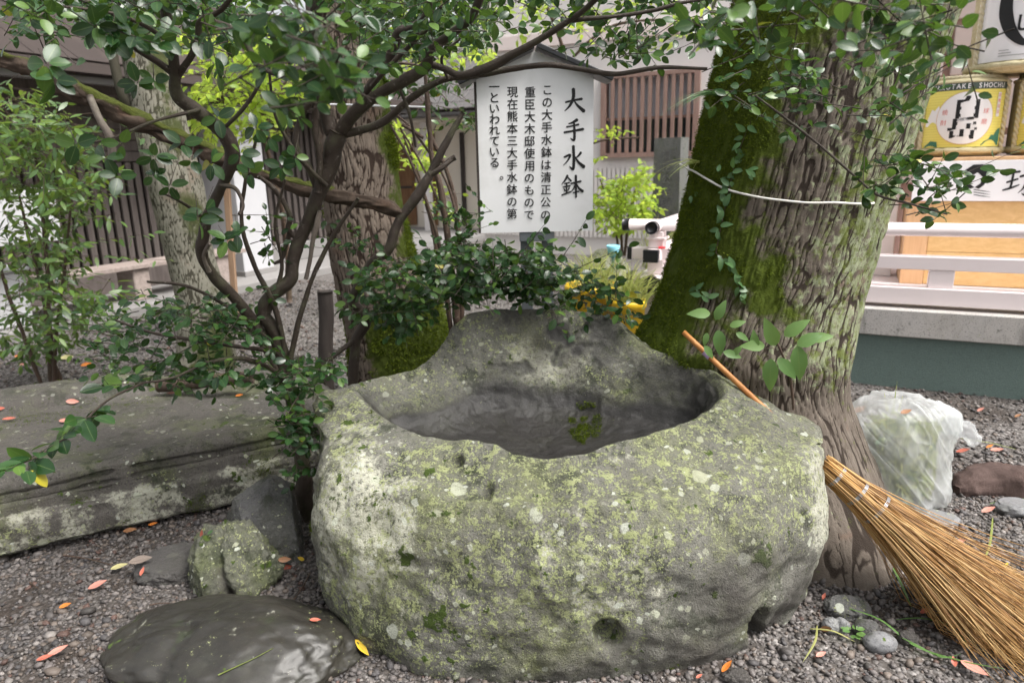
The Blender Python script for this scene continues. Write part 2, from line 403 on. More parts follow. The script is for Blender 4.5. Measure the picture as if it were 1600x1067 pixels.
def branch_mat(name, c0, c1, green=.4):
    t = NT(name); c = t.mix(t.noise(14, 6, .7), c0, c1)
    c = t.mix(t.math('MULTIPLY', t.step(t.noise(8, 5, .7, t.map(loc=(3, 3, 3))), .5, .68), green), c, (.10, .11, .055))
    c = t.mix(t.math('MULTIPLY', t.step(t.noise(45, 4, .7), .6, .72), .5), c, (.24, .22, .19))
    return t.done(t.pbr(c, .55, t.bump(t.noise(45, 8, .75), .9, .008), spec=.35))
M['branch'] = branch_mat('camellia_bark', (.018, .013, .010), (.075, .055, .042))
M['stem'] = branch_mat('thin_stem_bark', (.04, .025, .018), (.11, .07, .05), .2)
M['stem_grey'] = branch_mat('grey_stem_bark', (.11, .09, .075), (.20, .165, .14), .2)

def leaf_mat(name, stops, rough=.28, trans=.25, tcol=(.20, .33, .03), spec=.5, rib=(.20, .27, .09), yellow=0.0):
    t = NT(name); r = t.math('FRACT', t.math('ADD', t.rnd(), t.attr('rnd')))
    c = t.ramp(r, *stops)
    if yellow: c = t.mix(t.step(r, 1 - yellow, 1 - yellow + .005), c, (.45, .38, .03))
    c = t.mix(t.math('MULTIPLY', t.noise(40, 3), .25), c, tuple(np.array(stops[0][1]) * .6))
    c = t.mix(t.math('MULTIPLY', t.step(t.attr('rib'), .90, 1.0), .35), c, rib)
    p = t.pbr(c, t.math('ADD', rough - .06, t.math('MULTIPLY', r, .12)), t.bump(t.noise(90, 2), .12, .003), spec=spec)
    tr = t.n('BsdfTranslucent'); t.set(tr.inputs['Color'], t.mix(.5, tcol, c))
    ms = t.n('MixShader'); ms.inputs[0].default_value = trans
    t.t.links.new(p, ms.inputs[1]); t.t.links.new(tr.outputs[0], ms.inputs[2])
    return t.done(ms.outputs[0])
M['camellia'] = leaf_mat('camellia_leaf', ((0, (.009, .030, .011)), (.45, (.019, .056, .018)), (.8, (.035, .088, .024)), (.95, (.10, .185, .032))), .27, .24, (.20, .36, .03), spec=.45, yellow=.008)
M['nandina'] = leaf_mat('nandina_leaf', ((0, (.04, .085, .035)), (.5, (.085, .16, .05)), (.85, (.12, .21, .045)), (1, (.20, .30, .05))), .34, .36, (.40, .55, .06))
M['bright'] = leaf_mat('bright_leaf', ((0, (.20, .34, .04)), (.5, (.32, .47, .06)), (1, (.46, .58, .10))), .45, .58, (.82, .96, .12))
M['sapling'] = leaf_mat('sapling_leaf', ((0, (.10, .21, .06)), (1, (.17, .30, .08))), .4, .35, (.35, .5, .08))
M['vine'] = leaf_mat('vine_leaf', ((0, (.05, .12, .04)), (1, (.10, .20, .07))), .4, .2, (.2, .35, .05))
M['grassblade'] = leaf_mat('sedge_blade', ((0, (.22, .27, .07)), (.5, (.32, .38, .10)), (1, (.46, .44, .17))), .5, .4, (.6, .65, .2))
M['moss'] = leaf_mat('moss_tuft', ((0, (.04, .062, .006)), (.5, (.085, .12, .010)), (1, (.15, .19, .02))), .9, .3, (.2, .27, .02), spec=.1)
def dry_leaf(name, c0, c1, rough=.5):
    t = NT(name); c = t.mix(t.step(t.noise(45, 4, .7), .35, .7), c0, c1)
    c = t.mix(t.math('MULTIPLY', t.step(t.attr('rib'), .75, 1.0), .4), c, tuple(np.array(c0) * .5))
    return t.done(t.pbr(c, rough, t.bump(t.noise(80, 3), .2, .002), spec=.4))
M['leaf_red'] = dry_leaf('red_dry_leaf', (.42, .09, .055), (.55, .20, .14))
M['leaf_pink'] = dry_leaf('pink_dry_leaf', (.50, .18, .14), (.62, .32, .25))
M['leaf_orange'] = dry_leaf('orange_dry_leaf', (.60, .15, .02), (.65, .27, .06))
M['leaf_brown'] = dry_leaf('brown_dry_leaf', (.22, .10, .045), (.38, .20, .10))
M['leaf_yellow'] = dry_leaf('yellow_dry_leaf', (.62, .40, .02), (.72, .55, .08))
M['leaf_grey'] = dry_leaf('grey_dry_leaf', (.16, .125, .10), (.27, .22, .19), .75)
M['leaf_straw'] = dry_leaf('straw_dry_leaf', (.40, .36, .16), (.52, .48, .25), .7)

def wood_mat(name, c0, c1, axis_scale, rough=.7, bump=.3):
    t = NT(name); v = t.map(scale=axis_scale, rot=(0, 0, AZ)); g = t.noise(1.0, 6, .65, v, .6)
    c = t.mix(t.step(g, .3, .72), c0, c1); c = t.mix(t.math('MULTIPLY', t.noise(3, 4), .3), c, tuple(np.array(c0) * .7))
    return t.done(t.pbr(c, rough, t.bump(g, bump, .004), spec=.3))
M['slat'] = wood_mat('weathered_slat_wood', (.088, .072, .067), (.145, .122, .113), (20, 20, 2))
M['beam'] = wood_mat('dark_beam_wood', (.035, .028, .025), (.065, .053, .047), (20, 20, 3))
M['lattice'] = wood_mat('lattice_wood', (.27, .175, .145), (.38, .255, .215), (20, 20, 2))
M['door_wood'] = wood_mat('door_wood', (.13, .065, .03), (.23, .125, .06), (18, 18, 2))
M['bench'] = wood_mat('bench_wood', (.24, .195, .175), (.37, .31, .285), (3, 25, 25))
M['counter'] = wood_mat('counter_wood', (.66, .42, .175), (.78, .53, .25), (14, 1.0, 30), .45, .08)
M['counter_edge'] = wood_mat('counter_edge_wood', (.62, .37, .19), (.72, .47, .26), (25, 25, 2), .5, .08)
M['stake'] = wood_mat('stake_wood', (.30, .19, .12), (.42, .28, .19), (25, 25, 2))
M['handle'] = wood_mat('bamboo_handle', (.40, .16, .045), (.56, .27, .09), (6, 6, 6), .35, .1)
M['white_board'] = plain('sign_white_paint', (.82, .82, .83), .5, .05, 5, .06, dirt=(.64, .635, .62))
M['dull_white'] = plain('dull_white_paint', (.46, .46, .48), .6, .06, 4, .06, dirt=(.36, .36, .35))
M['cream'] = plain('cream_plaster', (.72, .66, .57), .8, .04, 2)
M['wall_white'] = plain('white_plaster', (.70, .665, .65), .8, .04, 2)
M['pinkwhite'] = plain('pink_white_plaster', (.76, .66, .63), .8, .03, 2)
M['soffit'] = plain('soffit_boards', (.50, .42, .40), .8, .05, 2)
M['pink_paint'] = plain('pale_pink_paint', (.82, .725, .725), .45, .03, 6, .06, dirt=(.72, .62, .61))
M['black_metal'] = plain('black_cap_metal', (.018, .018, .021), .35, .2, 20, .1, spec=.5)
M['ink'] = plain('black_ink', (.012, .012, .013), .5, .1, 30, .02)
M['ink_grey'] = plain('grey_ink', (.25, .25, .25), .6, .1, 30, .02)
M['ink_red'] = plain('pink_ink', (.72, .22, .20), .6, .05, 30, .02)
M['ink_green'] = plain('green_ink', (.05, .19, .13), .6, .05, 30, .02)
M['ink_white'] = plain('white_print', (.80, .79, .80), .6, .02, 30, .02)
M['ink_dgreen'] = plain('dark_green_print', (.06, .085, .07), .6, .05, 30, .02)
M['roof_dark'] = plain('dark_roof_metal', (.028, .027, .028), .5, .2, 6, .2)
M['roof_brown'] = plain('brown_roof_sheet', (.05, .04, .037), .85, .16, 3, .2, dirt=(.10, .078, .065), spec=.12)
M['soffit_dark'] = plain('dark_eaves_boards', (.055, .042, .038), .8, .1, 4)
M['gutter'] = plain('gutter_metal', (.09, .083, .08), .4, .1, 6, .05)
M['post_metal'] = plain('grey_post_metal', (.17, .185, .20), .4, .08, 15, .05, metal=.3)
M['concrete'] = plain('apron_concrete', (.23, .22, .215), .85, .1, 3, .3, 40, dirt=(.13, .125, .12))
M['green_wall'] = plain('green_base_render', (.135, .185, .168), .85, .22, 90, .9, 140, dirt=(.10, .125, .115), bdist=.004)
M['cord'] = plain('white_cord', (.68, .66, .62), .8, .08, 60, .5, 200)
M['plastic_white'] = plain('white_plastic_tape', (.80, .80, .84), .3, .04, 20, .05, spec=.6)
M['yellow_pot'] = plain('yellow_plastic', (.80, .52, .02), .4, .04, 6, .05, spec=.5)
M['blue_plastic'] = plain('blue_plastic', (.25, .62, .78), .35, .05, 6, .05)
M['red_plastic'] = plain('red_plastic', (.7, .05, .06), .4, .05, 6, .05)
M['straw_rope'] = plain('straw_rope', (.60, .53, .36), .8, .14, 60, .7, 160, bdist=.003)
M['straw_mat'] = wood_mat('straw_matting', (.44, .38, .22), (.60, .54, .36), (3, 60, 60), .8, .4)
M['glass_dark'] = plain('dark_window_glass', (.05, .055, .065), .15, .1, 3, .02, spec=.6)
M['paper'] = plain('paper_screen', (.55, .55, .60), .7, .04, 3, .05)
M['purple'] = plain('lilac_tape', (.55, .38, .62), .5, .05, 20, .05)
M['wire'] = plain('binding_wire', (.42, .42, .44), .35, .1, 60, .1, metal=.7)
M['soil'] = plain('dark_soil', (.05, .04, .034), .95, .2, 20, .8, 80, bdist=.01)

# yellow barrel wrapper: printed paper with thin horizontal lines
t = NT('yellow_wrapper'); zc = t.n('SeparateXYZ'); t.set(zc.inputs[0], t.co())
ln = t.step(t.math('SINE', t.math('MULTIPLY', zc.outputs[2], 330.0)), .82, .97)
c = t.mix(t.noise(7, 4), (.78, .68, .13), (.82, .74, .21)); c = t.mix(t.math('MULTIPLY', ln, .4), c, (.42, .31, .05))
M['yellow_wrap'] = t.done(t.pbr(c, .55, t.bump(t.noise(20, 3), .1, .003), spec=.4))
# clear bag film
t = NT('clear_bag_film'); wv = t.map(scale=(1, 1, .35), rot=(.3, .5, 0)); w1 = t.noise(9, 3, .5, wv, 1.5); w2 = t.noise(24, 3, .5, wv, 1.0)
h = t.math('ADD', w1, t.math('MULTIPLY', w2, .4)); nb = t.bump(h, .3, .02); cr_ = t.attr('crease')
gl = t.n('BsdfPrincipled'); t.set(gl.inputs['Base Color'], (.86, .87, .89)); gl.inputs['Roughness'].default_value = .2; t.set(gl.inputs['Normal'], nb); gl.inputs['Specular IOR Level'].default_value = .9
trl = t.n('BsdfTranslucent'); t.set(trl.inputs[0], (.85, .87, .88))
m1 = t.n('MixShader'); m1.inputs[0].default_value = .55; t.t.links.new(gl.outputs[0], m1.inputs[1]); t.t.links.new(trl.outputs[0], m1.inputs[2])
tp = t.n('BsdfTransparent'); t.set(tp.inputs[0], (.96, .97, .97)); m2 = t.n('MixShader')
t.set(m2.inputs[0], t.math('ADD', t.math('ADD', .29, t.math('MULTIPLY', t.step(w1, .42, .72), .27)), t.math('MULTIPLY', cr_, .12), True))
t.t.links.new(tp.outputs[0], m2.inputs[1]); t.t.links.new(m1.outputs[0], m2.inputs[2])
M['bag'] = t.done(m2.outputs[0])
# broom twigs
t = NT('broom_twig'); r = t.attr('rnd'); c = t.ramp(r, (0, (.10, .046, .015)), (.3, (.29, .145, .045)), (.7, (.46, .255, .085)), (1, (.62, .42, .19)))
M['twig'] = t.done(t.pbr(c, .55, None, spec=.35))
# gravel pebbles and ground
t = NT('gravel_pebble'); c = t.attr('pc', True); c = t.mix(t.math('MULTIPLY', t.noise(220, 3, .6), .35), c, (.05, .045, .04))
M['gravel'] = t.done(t.pbr(c, .62, t.bump(t.noise(260, 2), .25, .001), spec=.4))
t = NT('gravel_ground'); cc = t.n('SeparateColor'); t.set(cc.inputs[0], t.vor(62, out='Color')); d = t.vor(62); d2 = t.vor(110)
g = t.ramp(cc.outputs[0], (0, (.07, .063, .06)), (.4, (.135, .124, .118)), (.8, (.20, .185, .177)), (1, (.29, .27, .26)))
soil = t.mix(t.noise(60, 6, .75), (.022, .017, .015), (.075, .06, .05))
ny = t.n('SeparateXYZ'); t.set(ny.inputs[0], t.co())
far = t.step(ny.outputs[1], 3.6, 5.0)
cov = t.math('MAXIMUM', t.step(t.noise(1.6, 5, .65), .40, .58), far)
c = t.mix(cov, soil, t.mix(t.step(d, .45, .75), g, (.075, .066, .06)))
M['ground'] = t.done(t.pbr(c, .85, t.bump(t.math('SUBTRACT', 1.0, d), .9, .012), spec=.3))

# ------------------------------------------------------------------ leaves
def leaf_template(kind):
    T, Wd, fold, curl = {
        'camellia': ([0, .1, .3, .55, .8, .93, 1], [0, .15, .27, .305, .215, .10, 0], .10, .16),
        'nandina': ([0, .12, .35, .65, .88, 1], [0, .085, .15, .13, .05, 0], .05, .14),
        'broad': ([0, .1, .3, .55, .8, .93, 1], [0, .13, .23, .22, .12, .05, 0], .07, .3),
        'dry': ([0, .12, .35, .6, .85, 1], [0, .13, .22, .20, .09, 0], .16, -.22),
        'dry_small': ([0, .2, .5, .8, 1], [0, .24, .30, .2, 0], .2, -.3)}[kind]
    V = []; rib = []
    for t_, w in zip(T, Wd):
        z = -curl * t_ * t_
        V += [(t_, -w, z + fold * w * 2.2), (t_, 0, z), (t_, w, z + fold * w * 2.2)]; rib += [0, 1, 0]
    V = np.array(V, float); n = len(T); F = []; T3 = []
    for i in range(n - 1):
        a = i * 3; b = a + 3
        for c0, c1 in ((0, 1), (1, 2)):
            q = [a + c0, b + c0, b + c1, a + c1]
            if i == 0: T3.append([a + 1, b + c0, b + c1])
            elif i == n - 2: T3.append([a + c0, b + 1, a + c1])
            else: F.append(q)
    return V, np.array(F), np.array(T3), np.array(rib, float)
LT = {k: leaf_template(k) for k in ('camellia', 'nandina', 'broad', 'dry', 'dry_small')}
LEAF_ME = {}
def leaf_me(kind, mat):
    k = (kind, mat)
    if k not in LEAF_ME:
        V, F, T3, rib = LT[kind]; me = mesh('leaf_' + kind, V, [F, T3], True, {'rib': rib}); me.materials.append(M[mat]); LEAF_ME[k] = me
    return LEAF_ME[k]
UP = np.array([0, 0, 1.0])
def nz(v): return v / (np.linalg.norm(v) + 1e-9)
def rv(s=1.0): return RNG.normal(size=3) * s
class Plant:
    def __init__(s, root, kind, mat, stem_mat, nmax=300):
        s.root, s.kind, s.mat, s.sm, s.nmax = root, kind, mat, stem_mat, nmax; s.L = []; s.tw = MB(); s.nb = 0
    def branch(s, pp, n=None, sides=12, rough=.34, name='branch', mat=None, fs=9.0, label=None):
        """pp: (px, py, Y, radius px) traced along the limb."""
        kb = globals().get('BR_K', 1.0); w = np.array([[*P(a, b, y), r * kb * m_per_px(P(a, b, y))] for a, b, y, r in pp])
        q = catmull(w, n or len(w) * 7); mb = MB()
        jit = fbm(q[:, :3] * 14, 2, 5 + s.nb)[:, None] * q[:, 3:4] * .35
        add_tube(mb, q[:, :3] + jit * np.array([1, .6, .3]), np.maximum(q[:, 3], .0012), sides, rough, s.nb, fs); s.nb += 1
        part(name, mb, mat or s.sm, s.root, label=label); return q
    def twig(s, a, b, r=.002, sag=.0, sides=4, n=6, wig=.04):
        a, b = np.asarray(a), np.asarray(b); L = np.linalg.norm(b - a); t_ = np.linspace(0, 1, n)[:, None]
        q = a + (b - a) * t_ + np.array([0, 0, -1.0]) * sag * np.sin(t_ * PI) + np.cumsum(RNG.normal(size=(n, 3)), 0) * wig * L / n * np.sin(t_ * PI * .5)
        add_tube(s.tw, q, np.linspace(r, r * .45, n), sides); return q
    def leaf(s, pos, d, size, up=.6, cam_=.45, jit=.55, kind=None):
        d = nz(d); c = nz(CAM - pos); nrm = up * UP + cam_ * c + rv(jit); nrm = nz(nrm - d * (nrm @ d)); y = np.cross(nrm, d)
        s.L.append((pos, d, y, nrm, size, kind or s.kind))
    def spray(s, a, b, n, size, r=.002, sag=0., up=.6, cam_=.45, jit=.5, start=.1, droop=.15, tip=True, wig=.04):
        q = s.twig(a, b, r, sag, wig=wig); m = len(q) - 1
        for i in range(n):
            t_ = start + (1 - start) * (i + RNG.uniform(.0, .6)) / n; t_ = min(t_, 1) * m; k = min(int(t_), m - 1); p = q[k] + (q[k + 1] - q[k]) * (t_ - k)
            tg = nz(q[k + 1] - q[k]); side = nz(np.cross(tg, nz(UP + rv(.35)))) * (1 if i % 2 else -1)
            d = tg * RNG.uniform(.15, .8) + side * RNG.uniform(.6, 1) + rv(.3) - UP * droop
            s.leaf(p + nz(d) * size * .12, d, size * RNG.uniform(.65, 1.15), up, cam_, jit)
        if tip: s.leaf(q[-1], nz(q[-1] - q[-2]) + rv(.2), size * RNG.uniform(.8, 1.05), up, cam_, jit)
        return q
    def cloud(s, poly, Y0, Y1, n, size, leaves=6, length=.16, r=.0018, dirx=None, **k):
        """n leafy twigs whose tips fill the region of space behind an outline between depths Y0 and Y1."""
        poly = np.asarray(poly, float); lo, hi = poly.min(0), poly.max(0); c = 0
        while c < n:
            x, y = RNG.uniform(lo, hi); ins = False; j = len(poly) - 1
            for i in range(len(poly)):
                (xi, yi), (xj, yj) = poly[i], poly[j]
                if (yi > y) != (yj > y) and x < (xj - xi) * (y - yi) / (yj - yi) + xi: ins = not ins
                j = i
            if not ins: continue
            p = P(x, y, RNG.uniform(Y0, Y1)); d = rv(1) * np.array([1, .8, .5]) if dirx is None else np.asarray(dirx) + rv(.45)
            L = length * RNG.uniform(.6, 1.3); s.spray(p - nz(d) * L * .5, p + nz(d) * L * .5, max(2, int(leaves * RNG.uniform(.6, 1.4))), size, r, **k); c += 1
    def finish(s, twig_name='twigs', leaf_name='leaf', rest='foliage'):
        if s.tw.n: part(twig_name, s.tw, s.sm, s.root, kind='stuff')
        if not s.L: return
        pos = np.array([l[0] for l in s.L]); x, y, z = proj(pos); sz = np.array([l[4] for l in s.L])
        face = np.array([abs(nz(CAM - l[0]) @ l[3]) for l in s.L]) * .7 + .3
        vis = (x > -15) & (x < 1615) & (y > -15) & (y < 1082) & (z > .2); sc = np.where(vis, sz / np.maximum(z, .2) * face, -1)
        order = np.argsort(-sc); big = [i for i in order[:s.nmax] if sc[i] > 0]; bs = set(big)
        for i in big:
            p, d, yy, n, size, kd = s.L[i]; put(leaf_name, leaf_me(kd, s.mat), None, s.root, basis(p, d, yy, n, size))
        rem = [i for i in range(len(s.L)) if i not in bs]
        if rem:
            mb = MB()
            for kd in set(s.L[i][5] for i in rem):
                ii = [i for i in rem if s.L[i][5] == kd]; V, F, T3, rib = LT[kd]
                X = np.array([np.stack([s.L[i][1], s.L[i][2], s.L[i][3]]) * s.L[i][4] for i in ii]); pp = np.array([s.L[i][0] for i in ii])
                W_ = (np.einsum('vk,nkd->nvd', V, X) + pp[:, None]).reshape(-1, 3); o = np.arange(len(ii))[:, None, None] * len(V)
                n0 = mb.n; mb.add(W_, (F[None] + o).reshape(-1, 4), rnd=np.repeat(RNG.random(len(ii)), len(V)), rib=np.tile(rib, len(ii)))
                mb.F.setdefault(3, []).append((T3[None] + o).reshape(-1, 3) + n0)
            part(rest, mb, M[s.mat], s.root, kind='stuff')
def tufts(name, pts, nrm, size, mat, parent, spread=.5, blades=2):
    """tiny upright blades (moss) standing on a surface."""
    n = len(pts) * blades; p = np.repeat(pts, blades, 0) + RNG.normal(size=(n, 3)) * size * .4; d = np.repeat(nrm, blades, 0) + RNG.normal(size=(n, 3)) * spread
    d /= np.linalg.norm(d, axis=1)[:, None]; s_ = np.cross(d, RNG.normal(size=(n, 3))); s_ /= np.linalg.norm(s_, axis=1)[:, None]
    L = size * RNG.uniform(.5, 1.3, (n, 1)); V = np.stack([p - s_ * L * .22, p + s_ * L * .22, p + d * L], 1).reshape(-1, 3)
    return put(name, mesh(name, V, np.arange(n * 3).reshape(-1, 3), False, {'rnd': np.repeat(RNG.random(n), 3)}), M[mat], parent, kind='stuff')
def mesh_normals(me):
    me.update(); n = np.zeros(len(me.vertices) * 3, np.float32); me.vertex_normals.foreach_get('vector', n); return n.reshape(-1, 3)
# ================================================================== GROUND AND GRAVEL
mb = MB(); n = 90; xs = np.linspace(-60, 60, n); ys = np.linspace(-20, 90, n)
X, Y = np.meshgrid(xs, ys, indexing='ij'); mb.add(np.stack([X, Y, np.zeros_like(X)], -1).reshape(-1, 3), grid_faces(n, n))
ground = part('ground', mb, M['ground'], kind='structure')

def pebbles(count, region, size, base, seed, dens=None):
    rg = np.random.default_rng(seed); (x0, x1), (y0, y1) = region
    p = np.stack([rg.uniform(x0, x1, count), rg.uniform(y0, y1, count)], 1)
    if dens is not None: p = p[rg.random(count) < dens(p)]
    q = np.concatenate([p, np.zeros((len(p), 1))], 1); x, y, z = proj(q); p = p[(x > -60) & (x < 1660) & (y < 1110) & (z > .3)]
    m = len(p); Vb, Fb = base
    sz = size * np.exp(rg.normal(0, .38, m)); sc = np.stack([sz * rg.uniform(.8, 1.25, m), sz * rg.uniform(.6, 1.0, m), sz * rg.uniform(.38, .7, m)], 1)
    Vr = Vb[None] * (1 + rg.uniform(-.22, .22, (m, len(Vb), 1))) * sc[:, None]
    a = rg.uniform(0, 2 * PI, m); b = rg.normal(0, .35, m); ca, sa, cb, sb = np.cos(a), np.sin(a), np.cos(b), np.sin(b)
    x_ = Vr[..., 0] * cb[:, None] - Vr[..., 2] * sb[:, None]; z_ = Vr[..., 0] * sb[:, None] + Vr[..., 2] * cb[:, None]
    V = np.stack([x_ * ca[:, None] - Vr[..., 1] * sa[:, None] + p[:, :1], x_ * sa[:, None] + Vr[..., 1] * ca[:, None] + p[:, 1:], z_ + (sc[:, 2] * rg.uniform(.15, 1.0, m))[:, None]], -1)
    pal = np.array([.66, .61, .585]) * np.array([(.15, .145, .145), (.21, .20, .20), (.27, .26, .255), (.11, .11, .118), (.19, .165, .145), (.24, .21, .185), (.37, .36, .35), (.16, .10, .085), (.085, .082, .08)])
    pc = pal[rg.choice(len(pal), m, p=(.18, .2, .16, .14, .1, .06, .05, .04, .07))] * rg.uniform(.75, 1.2, (m, 1))
    return V.reshape(-1, 3), (Fb[None] + (np.arange(m) * len(Vb))[:, None, None]).reshape(-1, 3), np.repeat(pc, len(Vb), 0)
ph = (1 + 5 ** .5) / 2
IV = np.array([(-1, ph, 0), (1, ph, 0), (-1, -ph, 0), (1, -ph, 0), (0, -1, ph), (0, 1, ph), (0, -1, -ph), (0, 1, -ph), (ph, 0, -1), (ph, 0, 1), (-ph, 0, -1), (-ph, 0, 1)]) / 1.902
IF = np.array([(0, 11, 5), (0, 5, 1), (0, 1, 7), (0, 7, 10), (0, 10, 11), (1, 5, 9), (5, 11, 4), (11, 10, 2), (10, 7, 6), (7, 1, 8), (3, 9, 4), (3, 4, 2), (3, 2, 6), (3, 6, 8), (3, 8, 9), (4, 9, 5), (2, 4, 11), (6, 2, 10), (8, 6, 7), (9, 8, 1)])
OV = np.array([(1, 0, 0), (-1, 0, 0), (0, 1, 0), (0, -1, 0), (0, 0, 1), (0, 0, -1)], float)
OF = np.array([(0, 2, 4), (2, 1, 4), (1, 3, 4), (3, 0, 4), (2, 0, 5), (1, 2, 5), (3, 1, 5), (0, 3, 5)])
mb = MB()
clump = lambda p: sstep(-.85, -.15, fbm(np.concatenate([p * 1.7, np.zeros((len(p), 1))], 1), 3, 3))
under = lambda p: np.where((((p[:, 0] - .19) / .72) ** 2 + ((p[:, 1] - 2.35) / .5) ** 2) < 1, 0, clump(p))
for args in ((50000, ((-2.6, 2.7), (1.45, 3.2)), .0066, (IV, IF), 1, under), (4500, ((-2.6, 2.7), (1.45, 3.4)), .0105, (IV, IF), 2, under),
             (20000, ((-5.5, 4.5), (3.2, 5.6)), .0105, (OV, OF), 3, None), (16000, ((-6.0, 2.5), (5.4, 9.5)), .0125, (OV, OF), 4, None)):
    V, F, pc = pebbles(*args); mb.add(V, F, pc=pc)
put('gravel', mb.mesh('gravel', True), M['gravel'], label='loose grey gravel covering the ground', kind='stuff')

# ================================================================== STONE WATER BASIN
rim_px = [(553, 606, 2.56), (588, 646, 2.36), (640, 676, 2.21), (690, 686, 2.14), (755, 688, 2.08), (800, 706, 2.04), (840, 716, 2.02), (905, 709, 2.03), (948, 695, 2.06), (1010, 679, 2.11),
          (1075, 657, 2.2), (1120, 634, 2.3), (1136, 610, 2.4), (1122, 588, 2.5), (1088, 567, 2.62), (1005, 541, 2.76), (955, 500, 2.86), (900, 486, 2.9), (830, 483, 2.92), (745, 486, 2.92), (716, 503, 2.9), (690, 540, 2.86), (652, 575, 2.78), (598, 590, 2.68)]
sh_px = [(499, 620, 2.54), (494, 660, 2.36), (548, 718, 2.14), (636, 742, 2.03), (735, 764, 1.95), (800, 777, 1.91), (840, 783, 1.90), (905, 779, 1.90), (960, 766, 1.92), (1030, 748, 1.965), (1120, 722, 2.045), (1216, 704, 2.145), (1276, 692, 2.265), (1262, 660, 2.40), (1198, 634, 2.54)]
rim = np.array([P(*q) for q in rim_px]); cen = np.array([.175, 2.36, 0]); sh = np.zeros_like(rim); sh[:len(sh_px)] = [P(*q) for q in sh_px]
for i in range(len(sh_px), len(rim)):
    o = rim[i] - cen; o[2] = 0; o = nz(o); k = (i - len(sh_px)) / 10
    w = .11
    sh[i] = rim[i] + o * w + np.array([0, 0, -.035 - .09 * min(1, k * 2)])
ang = np.unwrap(np.arctan2(sh[:, 1] - cen[1], sh[:, 0] - cen[0]))
def ell(rx, ry, cy, z, pw=2.4):
    c, s_ = np.cos(ang), np.sin(ang); r = (np.abs(c / rx) ** pw + np.abs(s_ / ry) ** pw) ** (-1 / pw)
    return np.stack([.175 + r * c, cy + r * s_, np.full_like(ang, z)], 1)
fl = np.array([.10, 2.5, .44])
inn = lambda k, dz: np.concatenate([(rim + (fl - rim) * k)[:, :2], (rim[:, 2] - dz)[:, None]], 1)
back = sstep(2.46, 2.74, rim[:, 1])[:, None]; in2 = inn(.20, 0) * (1 - back) + inn(.40, .0) * back; in2[:, 2] = np.minimum(.505, rim[:, 2] - .10)
in3 = inn(.68, 0); in3[:, 2] = .455
in1 = inn(.075, .055) * (1 - back) + (rim * .52 + in2 * .48) * back
rings = [(ell(.81, .57, 2.345, -.05), 1), (ell(.865, .60, 2.355, .05), 8), (ell(.895, .607, 2.36, .20), 20), (ell(.905, .595, 2.37, .38), 26), (ell(.905, .575, 2.38, .51) * .62 + sh * .38, 20), (sh, 16), (rim + (sh - rim) * .20 + np.array([0, 0, .002]), 20),
         (rim, 8), (inn(.035, .022), 8), (in1, 26), (in2, 34), (in3, 24), (np.tile(fl, (len(rim), 1)), 22)]
NU = 560; RR = [catmull(r, NU, True) for r, _ in rings]
prof = np.stack(RR, 1); rows = []
for k in range(len(RR) - 1):
    g = lambda j: prof[:, min(max(j, 0), len(RR) - 1)]
    m = rings[k + 1][1]; p0, p1, p2, p3 = g(k - 1), g(k), g(k + 1), g(k + 2)
    for f in np.arange(m) / m: rows.append(((1 - f) * p1 + f * p2) * .35 + .65 * .5 * (2 * p1 + (p2 - p0) * f + (2 * p0 - 5 * p1 + 4 * p2 - p3) * f ** 2 + (3 * p1 - p0 - 3 * p2 + p3) * f ** 3))
rows.append(RR[-1]); V = np.stack(rows, 1); NV = V.shape[1]; starts = np.cumsum([0] + [r[1] for r in rings[1:]])
rowi = np.tile(np.arange(NV), NU); V = V.reshape(-1, 3); F = grid_faces(NU, NV, cu=True)
def vnorm(V, F):
    a = V[F[:, 2]] - V[F[:, 0]]; b = V[F[:, 3]] - V[F[:, 1]]; n_ = np.cross(a, b); N_ = np.zeros_like(V)
    for k in range(4): np.add.at(N_, F[:, k], n_)
    return N_ / (np.linalg.norm(N_, axis=1)[:, None] + 1e-12)
Nn = vnorm(V, F)
if (Nn[rowi == starts[3]] @ np.array([0, 0, 0]) if False else np.mean(np.sum(Nn[rowi == starts[3]] * (V[rowi == starts[3]] - np.array([.19, 2.36, .4])), 1))) < 0: F = F[:, ::-1]; Nn = -Nn
inside = sstep(starts[8], starts[10], rowi)
amp = (1 - .55 * inside) * (1 - .6 * np.exp(-((rowi - starts[7]) / 14.0) ** 2))
V = V + Nn * (fbm(V * 2.3, 3, 11) * .040 * amp + fbm(V * 7, 4, 12) * .024 * amp + (ridged(V * 9, 3, 14) - .6) * .022 * amp + fbm(V * 34, 3, 13) * .0045)[:, None]
px, py, pz = proj(V); facing = np.sum(Nn * (CAM - V), 1) > 0
def crater(cx, cy, rx, ry, dep, rot=0.0, outer=True):
    c, s_ = math.cos(rot), math.sin(rot); dx, dy = px - cx, py - cy; d = np.sqrt(((dx * c + dy * s_) / rx) ** 2 + ((-dx * s_ + dy * c) / ry) ** 2)
    m = facing & (rowi < starts[7]); return np.where(m, (1 - sstep(.45, 1.05, d)), 0) * dep
dsp = crater(713, 719, 13, 12, .035) + crater(950, 992, 27, 26, .085) + crater(1188, 985, 17, 36, .20, .12) + crater(514, 632, 9, 8, .03) + crater(762, 768, 10, 17, .025, .3) + crater(1026, 940, 8, 4, .012)
dsp += crater(1150, 760, 60, 40, .008) + crater(620, 800, 70, 60, .010) + crater(880, 830, 60, 90, .009) + crater(1230, 1000, 60, 60, .03)
V = V - Nn * dsp[:, None] * np.where(dsp > .03, 1, 1)[:, None]
px, py, pz = proj(V)
outer = rowi < starts[7]
blob = lambda cx, cy, rx, ry: np.exp(-(((px - cx) / rx) ** 2 + ((py - cy) / ry) ** 2)) * outer * facing
nf = fbm(V * 5, 4, 31)
